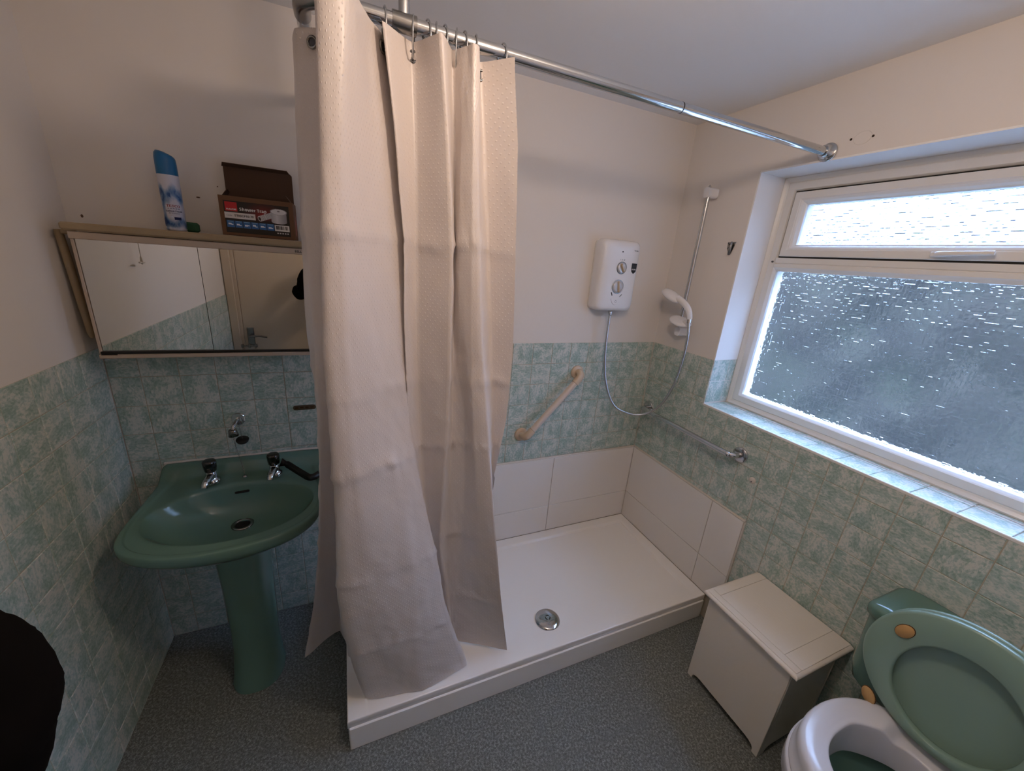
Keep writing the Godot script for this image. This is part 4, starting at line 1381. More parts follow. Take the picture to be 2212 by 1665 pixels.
	for a in np:
		var col := []
		for k in nv + 1:
			var p: Vector3 = pts[a][k]
			var du: Vector3 = pts[mini(a + 1, np - 1)][k] - pts[maxi(a - 1, 0)][k]
			var nrm := du.cross(Vector3.UP).normalized()
			var push := 0.0
			for cr in [[1.715, 0.9], [1.335, 0.7], [1.115, 1.0], [0.74, 0.7], [0.42, 1.0]]:
				var dy: float = p.y - cr[0] - 0.018 * wob.get_noise_2d(us[a] * 7.0, cr[0] * 30.0)
				push += 0.0105 * cr[1] * (0.25 + 1.3 * absf(wob.get_noise_2d(us[a] * 10.0 + 40.0, cr[0] * 20.0))) * exp(-absf(dy) / (0.007 if dy < 0.0 else 0.02))
			push += 0.0035 * wob.get_noise_2d(us[a] * 9.0, p.y * 3.5) + 0.0040 * wob.get_noise_2d(us[a] * 16.0, p.y * 9.0) * smoothstep(1.9, 0.9, p.y) * smoothstep(0.0, 0.3, absf(wob.get_noise_2d(us[a] * 4.0, p.y * 2.0 + 30.0)))
			col.append(p + nrm * push * (1.0 if nrm.z > 0.0 else -1.0))
		moved.append(col)
	s = stt()
	for a in np - 1:
		for k in nv:
			var y0: float = moved[a][k].y
			var w := [Vector2(us[a], float(k) / nv * 1.98), Vector2(us[a], float(k + 1) / nv * 1.98), Vector2(us[a + 1], float(k + 1) / nv * 1.98), Vector2(us[a + 1], float(k) / nv * 1.98)]
			for i in 4:
				w[i] = Vector2(w[i].x / 0.096, w[i].y / 0.150)
			quad(s, moved[a][k], moved[a][k + 1], moved[a + 1][k + 1], moved[a + 1][k], w)
	var m := mat(Color(0.85, 0.815, 0.795), 0.36, 0.0, 0.5)
	m.backlight_enabled = true
	m.backlight = Color(0.45, 0.44, 0.44)
	m.heightmap_enabled = true
	m.heightmap_texture = dots()
	m.heightmap_scale = 0.09
	var sheet := thing("shower_curtain", "white dimpled shower curtain gathered in folds and hanging into the tray", "curtain", Vector3(0, 0, 0))
	obj("sheet", s, m, sheet)
	# stitched header band and hem as slightly raised tapes
	for band in [[2.123, 2.064], [0.0, 0.0]]:
		if band[0] == 0.0:
			continue
		s = stt()
		var k1 := 0
		for k in nv + 1:
			if moved[0][k].y > band[1]:
				k1 = k
		for a in np - 1:
			for k in k1:
				var off := Vector3.ZERO
				var n0: Vector3 = (moved[mini(a + 1, np - 1)][k] - moved[maxi(a - 1, 0)][k]).cross(Vector3.UP).normalized() * -0.0009
				var n1: Vector3 = (moved[mini(a + 2, np - 1)][k] - moved[a][k]).cross(Vector3.UP).normalized() * -0.0009
				quad(s, moved[a][k] + n0, moved[a][k + 1] + n0, moved[a + 1][k + 1] + n1, moved[a + 1][k] + n1)
		obj("header_band", s, m, sheet)
	# eyelets: at the near and far turns of the folds
	var eye := [[2, 0.45, 0.0], [4, 0.55, 0.0], [6, 0.75, 0.0], [9, 0.0, 0.0], [15, 0.0, 0.0]]
	for e in eye:
		var a: int = mini(int(e[0] * nu + e[1] * nu), np - 2)
		var k := 2
		var c: Vector3 = moved[a][k]
		var du: Vector3 = (moved[a + 1][k] - moved[maxi(a - 1, 0)][k]).normalized()
		var nrm := du.cross(Vector3.UP).normalized()
		var xf := Transform3D(Basis(du, nrm, du.cross(nrm)).orthonormalized(), c)
		for side in [1.0, -1.0]:
			s = stt()
			var ring := []
			for j in 21:
				var an := TAU * j / 20.0
				ring.append(xf * Vector3(cos(an) * 0.0100, side * 0.0015, sin(an) * 0.0100))
			tube(s, ring, 0.0030, 8, false)
			if side > 0:
				obj("eyelet", s, M.old_chrome, sheet)
		s = stt()
		tube(s, [xf * Vector3(0, -0.0018, 0), xf * Vector3(0, 0.0018, 0)], 0.0066, 14)
		obj("eyelet_hole", s, M.grey_print, sheet)
	# rings over the rail
	var spots := [[0.873, 0.10, "plain chrome curtain ring nearest the corner of the rail"], [0.932, -0.25, "chrome curtain ring with a snap clip just right of the ceiling support"], [0.961, 0.3, "second chrome curtain ring right of the ceiling support"], [0.981, -0.15, "third chrome curtain ring right of the ceiling support, close in the bunch"], [0.999, 0.2, "fourth chrome curtain ring right of the ceiling support, mid bunch"], [1.027, -0.35, "tilted chrome curtain ring over the slit between two folds"], [1.044, 0.15, "chrome curtain ring just right of the tilted one"], [1.071, -0.1, "last but one chrome curtain ring before the bare rail"], [1.137, 0.25, "chrome curtain ring standing apart at the right end of the curtain"]]
	for sp in spots:
		var g := thing("curtain_ring", sp[2], "curtain ring", Vector3(sp[0], RAIL_Y, RAIL_Z), "curtain rings on the chrome rail")
		var path := []
		for j in 25:
			var an := TAU * j / 24.0
			path.append(Vector3(sin(sp[1]) * sin(an) * 0.016, -0.012 + cos(an) * (0.031 if cos(an) > 0 else 0.044), sin(an) * 0.0195))
		s = stt()
		tube(s, path, 0.0019, 8, false)
		obj("ring", s, M.chrome, g)
		s = stt()
		tube(s, [path[16] , path[18]], 0.0030, 8)
		obj("clasp", s, M.old_chrome, g)

func fold_at(f: Array, ys: Array, t: float) -> Vector3:
	var hem: float = f[0]
	var y := lerpf(2.125, hem, t)
	var lev := ys.duplicate()
	lev.append(hem)
	var k := 0
	while k < lev.size() - 2 and y < lev[k + 1]:
		k += 1
	var u := clampf((lev[k] - y) / (lev[k] - lev[k + 1]), 0.0, 1.0)
	var a: Vector2 = f[maxi(k - 1, 0) + 1]
	var b: Vector2 = f[k + 1]
	var c: Vector2 = f[k + 2]
	var d: Vector2 = f[mini(k + 3, f.size() - 1)]
	var p := b.lerp(c, u).lerp(b.cubic_interpolate(c, a, d, u), 0.6)
	return Vector3(p.x, y, p.y)

func dots() -> ImageTexture:
	var n := 256
	var im := PackedByteArray()
	im.resize(n * n)
	var q := 32.0
	for y in n:
		for x in n:
			var row := floorf(y / (q / 2.0))
			var best := 99.0
			for dy in [-1, 0, 1, 2]:
				var rr: float = row + dy
				var ox: float = (q / 2.0 if int(rr) % 2 != 0 else 0.0)
				var gx := roundf((x - ox) / q) * q + ox
				best = minf(best, Vector2(x - gx, y - rr * q / 2.0).length())
			im[x + y * n] = int(clampf(1.0 - best / 4.4, 0.0, 1.0) * 200.0 + 3.0 * ((x / 2 + y / 3) % 2))
	return texture(im, n, Image.FORMAT_L8)

# ------------------------------------------------------------------ shower fittings
func shower_fittings() -> void:
	var t := thing("electric_shower", "white electric shower unit with two round dials on the back wall", "shower unit", Vector3(2.022, 1.482, 0))
	var s := stt()
	prism(s, rounded(0.226, 0.340, 0.028, 6), 0.012, 0.002, Transform3D(Basis.IDENTITY, Vector3(0, 0.170, -0.003)))
	obj("back_plate", s, M.upvc, t)
	s = stt()
	var rings := []
	for q in [[0.228, 0.342, 0.030, 0.010], [0.228, 0.342, 0.030, 0.045], [0.222, 0.338, 0.030, 0.060], [0.208, 0.328, 0.034, 0.071], [0.180, 0.306, 0.036, 0.077], [0.120, 0.24, 0.03, 0.0795], [0.05, 0.10, 0.02, 0.080]]:
		var ring := PackedVector3Array()
		for p in rounded(q[0], q[1], q[2], 6):
			ring.append(Vector3(p.x, p.y + 0.170, q[3]))
		rings.append(ring)
	loft_auto(s, rings, true, true)
	var case_ := obj("case", s, M.white, t)
	var face := Basis(Vector3(1, 0, 0), PI / 2)
	for k in [[0.003, 0.212, 0.0265, "dial"], [-0.003, 0.122, 0.032, "dial"]]:
		var c := Transform3D(face, Vector3(k[0], k[1], 0.0785))
		s = stt()
		lathe(s, [Vector2(k[2] + 0.003, 0.0), Vector2(k[2] + 0.003, 0.0035), Vector2(k[2] + 0.001, 0.0045), Vector2(k[2] - 0.001, 0.0035), Vector2(k[2] - 0.001, 0.001)], 36, c)
		var bz := obj("bezel", s, M.chrome if k[2] > 0.03 else M.old_chrome, t)
		s = stt()
		lathe(s, [Vector2(k[2] - 0.0015, 0.0), Vector2(k[2] - 0.0015, 0.005), Vector2(k[2] - 0.004, 0.008), Vector2(k[2] * 0.5, 0.0095), Vector2(0.0, 0.010)], 36, c)
		var dial := obj("dial", s, mat(Color(0.80, 0.80, 0.82), 0.2, 0.35), t)
		s = stt()
		box(s, Vector3(-0.0075, 0.006, -k[2] + 0.004), Vector3(0.0075, 0.017, k[2] - 0.004), 0.006, c * Transform3D(Basis(Vector3.UP, 0.55 if k[2] < 0.03 else 0.18), Vector3.ZERO))
		obj("grip", s, mat(Color(0.80, 0.72, 0.62), 0.15, 0.35), dial)
	s = stt()
	prism(s, PackedVector2Array([Vector2(-0.034, 0.064), Vector2(0.028, 0.064), Vector2(0.020, 0.048), Vector2(0.006, 0.034), Vector2(-0.006, 0.031), Vector2(-0.020, 0.038), Vector2(-0.030, 0.052)]), 0.0040, 0.0012, Transform3D(Basis.IDENTITY, Vector3(0, 0, 0.0780)))
	var b := obj("start_button", s, M.white, t)
	s = stt()
	var ring := []
	for j in 13:
		ring.append(Vector3(-0.003 + 0.0045 * sin(TAU * j / 12.0), 0.050 + 0.0055 * cos(TAU * j / 12.0), 0.0821))
	tube(s, ring, 0.0006, 5, false)
	box(s, Vector3(-0.0035, 0.053, 0.0818), Vector3(-0.0025, 0.058, 0.0826))
	obj("power_mark", s, M.grey_print, b)
	# printing on the case
	for k in [[-0.032, 0.086, 0.9], [0.024, 0.080, -0.9]]:
		s = stt()
		box(s, Vector3(-0.0025 if k[0] < 0 else -0.0015, -0.009, 0), Vector3(0.0025 if k[0] < 0 else 0.0015, 0.009, 0.0006), 0.0, Transform3D(Basis(Vector3(0, 0, 1), k[2] * (0.5 if k[0] < 0 else 0.9)), Vector3(k[0], k[1], 0.0796)))
		obj("heat_mark", s, M.dark_print, case_)
	s = stt()
	prism(s, PackedVector2Array([Vector2(-0.0055, 0), Vector2(0.0055, 0), Vector2(0.002, 0.0065), Vector2(-0.002, 0.0065)]), 0.0005, 0.0, Transform3D(Basis.IDENTITY, Vector3(-0.003, 0.284, 0.0792)))
	obj("lamp_mark", s, M.dark_print, case_)
	text("lettering", "power", 0.0045, M.grey_print, case_, Transform3D(Basis.IDENTITY, Vector3(-0.002, 0.276, 0.0793)), "Droid Sans", 400)
	text("lettering", "I   II   III", 0.0055, M.grey_print, case_, Transform3D(Basis.IDENTITY, Vector3(0.003, 0.250, 0.0798)), "Droid Sans", 600)
	text("lettering", "TRITON", 0.0065, M.grey_print, case_, Transform3D(Basis.IDENTITY, Vector3(0.074, 0.296, 0.0780)), "Droid Sans", 700)
	s = stt()
	var shield := PackedVector2Array([Vector2(-0.0165, 0.024), Vector2(0.0165, 0.024), Vector2(0.0165, -0.002), Vector2(0.013, -0.016), Vector2(0.0, -0.026), Vector2(-0.013, -0.016), Vector2(-0.0165, -0.002)])
	prism(s, shield, 0.0006, 0.0, Transform3D(Basis(Vector3.UP, 0.06), Vector3(0.079, 0.214, 0.0782)))
	var sh := obj("sticker", s, M.dark_print, t)
	for k in 4:
		s = stt()
		box(s, Vector3(-0.012, -0.0006, 0.0006), Vector3(0.012, 0.0006, 0.0011), 0.0, Transform3D(Basis(Vector3.UP, 0.06), Vector3(0.079, 0.231 - 0.0048 * k, 0.0784)))
		obj("print_line", s, M.grey_print, sh)
	text("lettering", "SILENT", 0.006, M.white_print, sh, Transform3D(Basis(Vector3.UP, 0.06), Vector3(0.079, 0.209, 0.0792)), "Droid Sans", 700)
	s = stt()
	lathe(s, [Vector2(0.0, 0.0), Vector2(0.010, 0.0), Vector2(0.010, -0.022), Vector2(0.0085, -0.026), Vector2(0.0, -0.026)], 16, Transform3D(Basis.IDENTITY, Vector3(0.0, 0.001, 0.050)))
	obj("outlet", s, M.chrome, t)

	# ribbed hose hanging in a loop from the unit to the handset
	var path := smooth_path([Vector3(2.022, 1.458, 0.050), Vector3(2.021, 1.38, 0.052), Vector3(2.024, 1.25, 0.060), Vector3(2.045, 1.10, 0.075), Vector3(2.11, 0.97, 0.092), Vector3(2.215, 0.918, 0.112), Vector3(2.285, 0.925, 0.150), Vector3(2.320, 1.00, 0.215), Vector3(2.325, 1.12, 0.268), Vector3(2.318, 1.27, 0.300), Vector3(2.306, 1.40, 0.312), Vector3(2.303, 1.462, 0.303), Vector3(2.303, 1.480, 0.296)], 4)
	var fine := []
	var rad := []
	var acc := 0.0
	for k in path.size() - 1:
		var n := maxi(1, int(path[k].distance_to(path[k + 1]) / 0.0016))
		for j in n:
			fine.append(path[k].lerp(path[k + 1], float(j) / n))
			rad.append(0.0070 if fine.size() % 3 != 0 else 0.0058)
	s = stt()
	tube(s, fine, rad, 9)
	var hose := obj("shower_hose", s, M.chrome)
	tag(hose, "ribbed chrome shower hose looping from the unit down to the handset", "hose")

	# slide rail on the window wall
	var r := thing("slide_rail", "slim chrome riser rail with white brackets beside the window", "shower rail", Vector3(2.353, 1.43, 0.203))
	s = stt()
	tube(s, [Vector3(0, -0.030, 0), Vector3(0, 0.640, 0.006)], 0.0095, 16)
	obj("rod", s, M.chrome, r)
	for y in [0.618, -0.034]:
		s = stt()
		rings = []
		for q in [[0.0, 0.0165], [0.018, 0.0165], [0.040, 0.018], [0.052, 0.023]]:
			var rg := PackedVector3Array()
			for p in rounded(q[1] * 2.0, 0.044, 0.012, 5):
				rg.append(Vector3(q[0] - 0.013, y + 0.010 + p.y, p.x + 0.003))
			rings.append(rg)
		loft_auto(s, rings, true, true)
		obj("bracket", s, M.white, r)
	s = stt()
	lathe(s, [Vector2(0.0075, 0.0), Vector2(0.0075, 0.003), Vector2(0.003, 0.004), Vector2(0.003, 0.010), Vector2(0.0, 0.011)], 12, Transform3D(Basis.IDENTITY, Vector3(0, 0.650, 0.003)))
	obj("cap_screw", s, M.chrome, r)
	s = stt()
	lathe(s, [Vector2(0.0, 0.0), Vector2(0.034, 0.0), Vector2(0.047, 0.006), Vector2(0.050, 0.012), Vector2(0.046, 0.017), Vector2(0.030, 0.020), Vector2(0.0, 0.020)], 30, Transform3D(Basis(Vector3(1, 0, 0), 0.22) * Basis(Vector3(0, 0, 1), 0.42), Vector3(-0.022, 0.022, 0.018)), Vector2(0.8, 1.25))
	obj("slider_dish", s, M.white, r)
	s = stt()
	tube(s, [Vector3(-0.028, 0.022, 0.078), Vector3(-0.044, 0.050, 0.090)], 0.0135, 14)
	tube(s, [Vector3(-0.02, 0.026, 0.03), Vector3(-0.034, 0.030, 0.084)], 0.012, 12)
	obj("handset_holder", s, M.white, r)

	# handset: flat oval head on a curved handle
	var h := thing("shower_handset", "white hand shower with oval head resting in the rail holder", "shower head", Vector3(2.303, 1.49, 0.292))
	s = stt()
	var hp := smooth_path([Vector3(0.004, -0.006, 0.006), Vector3(0.001, 0.020, 0.0), Vector3(-0.002, 0.045, -0.016), Vector3(-0.004, 0.068, -0.050), Vector3(-0.004, 0.082, -0.085)], 6)
	var hr := []
	for k in hp.size():
		hr.append(lerpf(0.0125, 0.0165, sin(PI * 0.5 * k / (hp.size() - 1))))
	tube(s, hp, hr, 16)
	obj("handle", s, M.white, h)
	s = stt()
	var hb := Transform3D(Basis(Vector3(1, 0, 0), 0.42) * Basis(Vector3(0, 0, 1), 0.12), Vector3(-0.005, 0.090, -0.130))
	lathe(s, [Vector2(0.0, -0.013), Vector2(0.030, -0.013), Vector2(0.038, -0.010), Vector2(0.044, -0.003), Vector2(0.043, 0.005), Vector2(0.034, 0.014), Vector2(0.018, 0.019), Vector2(0.0, 0.020)], 30, hb, Vector2(0.86, 1.5))
	var head := obj("head", s, M.white, h)
	s = stt()
	lathe(s, [Vector2(0.0, -0.0155), Vector2(0.026, -0.0150), Vector2(0.029, -0.0125)], 26, hb, Vector2(0.86, 1.5))
	obj("spray_plate", s, M.grey_print, head)
	s = stt()
	tube(s, [Vector3(0.003, -0.002, 0.006), Vector3(0.001, -0.024, 0.010)], 0.0105, 14)
	obj("hose_nut", s, M.chrome, h)

# ------------------------------------------------------------------ grab rails
func grab_rails() -> void:
	var t := thing("grab_rail", "cream plastic grab rail fixed diagonally on the green tiles of the back wall", "grab rail", Vector3(1.75, 0.975, 0))
	var a := Vector3(1.600, 0.807, 0) - t.position
	var b := Vector3(1.901, 1.143, 0) - t.position
	var d := (b - a).normalized()
	var e0 := a + d * 0.05 + Vector3(0, 0, 0.056)
	var e1 := b - d * 0.05 + Vector3(0, 0, 0.056)
	var s := stt()
	tube(s, [e0, e1], 0.0165, 20)
	obj("bar", s, M.bar_white, t)
	for k in [[a, d], [b, -d]]:
		s = stt()
		var p: Vector3 = k[0]
		var q: Vector3 = k[1]
		tube(s, smooth_path([p + Vector3(0, 0, 0.008), p + Vector3(0, 0, 0.034), p + q * 0.010 + Vector3(0, 0, 0.050), p + q * 0.030 + Vector3(0, 0, 0.056), p + q * 0.058 + Vector3(0, 0, 0.056)], 4), 0.0195, 18)
		lathe(s, [Vector2(0.037, 0.0), Vector2(0.037, 0.006), Vector2(0.033, 0.011), Vector2(0.022, 0.015), Vector2(0.0, 0.016)], 30, Transform3D(Basis(Vector3(1, 0, 0), PI / 2), p))
		var el := obj("end_elbow", s, M.cream_plastic, t)
		s = stt()
		tube(s, [p + q * 0.0575 + Vector3(0, 0, 0.056), p + q * 0.0595 + Vector3(0, 0, 0.056)], 0.0185, 18)
		obj("joint_ring", s, M.card, el)
	var c := thing("grab_rail", "polished chrome grab rail fixed level on the tiles under the window", "grab rail", Vector3(W, 0.925, 0.36))
	var z0 := -0.305
	var z1 := 0.305
	s = stt()
	tube(s, smooth_path([Vector3(-0.006, -0.006, z0), Vector3(-0.036, -0.004, z0 + 0.003), Vector3(-0.056, 0.0, z0 + 0.022), Vector3(-0.060, 0.0, z0 + 0.06), Vector3(-0.060, 0.0, z1 - 0.06), Vector3(-0.056, 0.0, z1 - 0.022), Vector3(-0.036, 0.0, z1 - 0.003), Vector3(-0.006, 0.0, z1)], 6), 0.0130, 18)
	obj("bar", s, M.chrome, c)
	for z in [z0, z1]:
		s = stt()
		lathe(s, [Vector2(0.036, 0.0), Vector2(0.036, 0.006), Vector2(0.034, 0.009), Vector2(0.018, 0.011), Vector2(0.0, 0.011)], 30, Transform3D(Basis(Vector3(0, 0, 1), PI / 2), Vector3(0, 0, z)))
		obj("flange", s, M.chrome, c)

func wall_bits() -> void:
	var inward := Basis(Vector3(0, 0, 1), PI / 2)
	var s := stt()
	lathe(s, [Vector2(0.0145, 0.0), Vector2(0.0145, 0.004), Vector2(0.012, 0.0065), Vector2(0.0, 0.007)], 22, Transform3D(inward, Vector3.ZERO))
	var c := thing("blanking_plate", "small round white plastic blanking plate on the tiles above the white stool", "plate", Vector3(W, 0.841, 0.748))
	obj("disc", s, M.trim, c)
	s = stt()
	lathe(s, [Vector2(0.003, 0.0), Vector2(0.003, 0.0012), Vector2(0.0, 0.0014)], 10, Transform3D(inward, Vector3(-0.0062, -0.006, 0.0)))
	obj("screw_hole", s, M.grey_print, c)
	# triangular pivot bracket
	var b := thing("wall_bracket", "small tarnished triangular metal bracket on the wall left of the window", "bracket", Vector3(W + 0.0035, 1.82, 0.352))
	var face := Transform3D(Basis(Vector3(0, 0, 1), Vector3(0, 1, 0), Vector3(-1, 0, 0)), Vector3.ZERO)
	s = stt()
	prism(s, PackedVector2Array([Vector2(-0.021, 0.024), Vector2(0.021, 0.026), Vector2(0.016, 0.006), Vector2(0.004, -0.030), Vector2(-0.004, -0.030), Vector2(-0.019, -0.004)]), 0.003, 0.0008, face)
	obj("plate", s, M.old_chrome, b)
	s = stt()
	tube(s, smooth_path([Vector3(-0.004, 0.022, 0.004), Vector3(-0.012, 0.010, 0.006), Vector3(-0.012, -0.010, 0.004), Vector3(-0.005, -0.028, 0.0)], 4), 0.0065, 10)
	obj("socket", s, M.old_chrome, b)
	for p in [Vector2(-0.010, 0.014), Vector2(-0.011, -0.002), Vector2(-0.001, 0.0235)]:
		s = stt()
		box(s, Vector3(p.x - 0.0035, p.y - 0.0035, 0.003), Vector3(p.x + 0.0035, p.y + 0.0035, 0.0036), 0.0, face)
		obj("slot", s, M.black, b)
	for p in [Vector2(-0.017, 0.020), Vector2(0.016, 0.021)]:
		s = stt()
		lathe(s, [Vector2(0.0035, 0.0), Vector2(0.003, 0.0015), Vector2(0.0, 0.002)], 10, Transform3D(inward, Vector3(-0.003, p.y, p.x)))
		obj("screw", s, M.grey_print, b)
	# traces of an old round fitting above the window
	var right := get_node("wall_right")
	s = stt()
	var ring := []
	for j in 33:
		var a := TAU * j / 32.0
		ring.append(Vector3(W + 0.0036, 2.174 + 0.020 * cos(a), 0.757 + 0.026 * sin(a)))
	tube(s, ring, 0.0009, 5, false)
	obj("paint_ridge", s, M.wall, right)
	for z in [0.722, 0.787]:
		s = stt()
		lathe(s, [Vector2(0.0042, 0.0), Vector2(0.0035, 0.001), Vector2(0.0, 0.0012)], 12, Transform3D(inward, Vector3(W + 0.0036, 2.176 - (z - 0.722) * 0.05, z)))
		obj("screw_hole", s, mat(Color(0.20, 0.15, 0.12), 0.9), right)
	# filled marks on the back wall plaster
	var back := get_node("wall_back")
	for q in [[0.337, 1.805, 0.006, 0.0025], [0.035, 1.715, 0.0035, 0.005], [0.29, 1.785, 0.003, 0.002], [0.395, 1.845, 0.002, 0.002]]:
		s = stt()
		lathe(s, [Vector2(1.0, 0.0), Vector2(0.8, 0.0006), Vector2(0.0, 0.0008)], 10, Transform3D(Basis(Vector3(q[2], 0, 0), Vector3(0, 0, 1), Vector3(0, -q[3], 0)), Vector3(q[0], q[1], -0.0036)))
		obj("wall_mark", s, mat(Color(0.42, 0.33, 0.27), 0.9), back)

# ------------------------------------------------------------------ stool
func stool() -> void:
	var t := thing("storage_stool", "white painted wooden box stool with framed lid between tray and toilet", "stool", Vector3(2.245, 0, 1.07))
	var o := -t.position
	var x0 := 2.094
	var x1 := 2.384
	var z0 := 0.905
	var z1 := 1.236
	var h := 0.440
	var foot := func(w: float) -> PackedVector2Array:
		return PackedVector2Array([Vector2(0, 0), Vector2(0.022, 0), Vector2(0.024, 0.016), Vector2(0.030, 0.026), Vector2(0.044, 0.032), Vector2(0.060, 0.034), Vector2(w - 0.060, 0.034), Vector2(w - 0.044, 0.032), Vector2(w - 0.030, 0.026), Vector2(w - 0.024, 0.016), Vector2(w - 0.022, 0), Vector2(w, 0), Vector2(w, h), Vector2(0, h)])
	for x in [x0, x1 - 0.016]:
		var s := stt()
		prism(s, foot.call(z1 - z0), 0.016, 0.0015, Transform3D(Basis(Vector3(0, 0, -1), Vector3(0, 1, 0), Vector3(1, 0, 0)), o + Vector3(x, 0, z1)))
		obj("side_board", s, M.wood_white, t)
	for z in [z0, z1 - 0.014]:
		var s := stt()
		prism(s, foot.call(x1 - x0 - 0.034), 0.013, 0.001, Transform3D(Basis.IDENTITY, o + Vector3(x0 + 0.017, 0, z)))
		obj("end_board", s, M.wood_white, t)
	var s := stt()
	box(s, o + Vector3(x0 + 0.017, 0.06, z0 + 0.015), o + Vector3(x1 - 0.017, 0.07, z1 - 0.015))
	obj("bottom_board", s, M.wood_white, t)
	# lid: moulded edge, breadboard ends and a front strip round a plain panel
	var lx0 := 2.074
	var lx1 := 2.398
	var lz0 := 0.884
	var lz1 := 1.262
	var rings := []
	for q in [[0.006, h + 0.001], [0.0, h + 0.006], [0.0, h + 0.013], [0.004, h + 0.017], [0.010, h + 0.0185]]:
		rings.append(PackedVector3Array([o + Vector3(lx0 + q[0], q[1], lz0 + q[0]), o + Vector3(lx1, q[1], lz0 + q[0]), o + Vector3(lx1, q[1], lz1 - q[0]), o + Vector3(lx0 + q[0], q[1], lz1 - q[0])]))
	s = stt()
	for k in rings.size() - 1:
		for j in 4:
			s.set_smooth_group(10 + j)
			var l := (j + 1) % 4
			var a: Vector3 = rings[k][j]
			tri_out(s, rings[k][j], rings[k][l], rings[k + 1][l], o + Vector3(2.24, h + 0.01, 1.07))
			tri_out(s, rings[k][j], rings[k + 1][l], rings[k + 1][j], o + Vector3(2.24, h + 0.01, 1.07))
	s.set_smooth_group(-1)
	fan(s, rings[-1], false)
	fan(s, rings[0], true)
	var lid := obj("lid", s, M.wood_white, t)
	var y0 := h + 0.0175
	var y1 := h + 0.0215
	for q in [[lx0 + 0.012, lx0 + 0.040, lz0 + 0.012, lz1 - 0.012, "front_strip"], [lx0 + 0.0412, lx1, lz0 + 0.012, lz0 + 0.045, "end_strip"], [lx0 + 0.0412, lx1, lz1 - 0.070, lz1 - 0.012, "end_strip"], [lx0 + 0.0412, lx1, lz0 + 0.046, lz1 - 0.071, "lid_panel"]]:
		s = stt()
		box(s, o + Vector3(q[0], y0, q[2]), o + Vector3(q[1], y1 - (0.0 if q[4] != "lid_panel" else 0.0003), q[3]), 0.0008)
		obj(q[4], s, M.wood_white, lid)

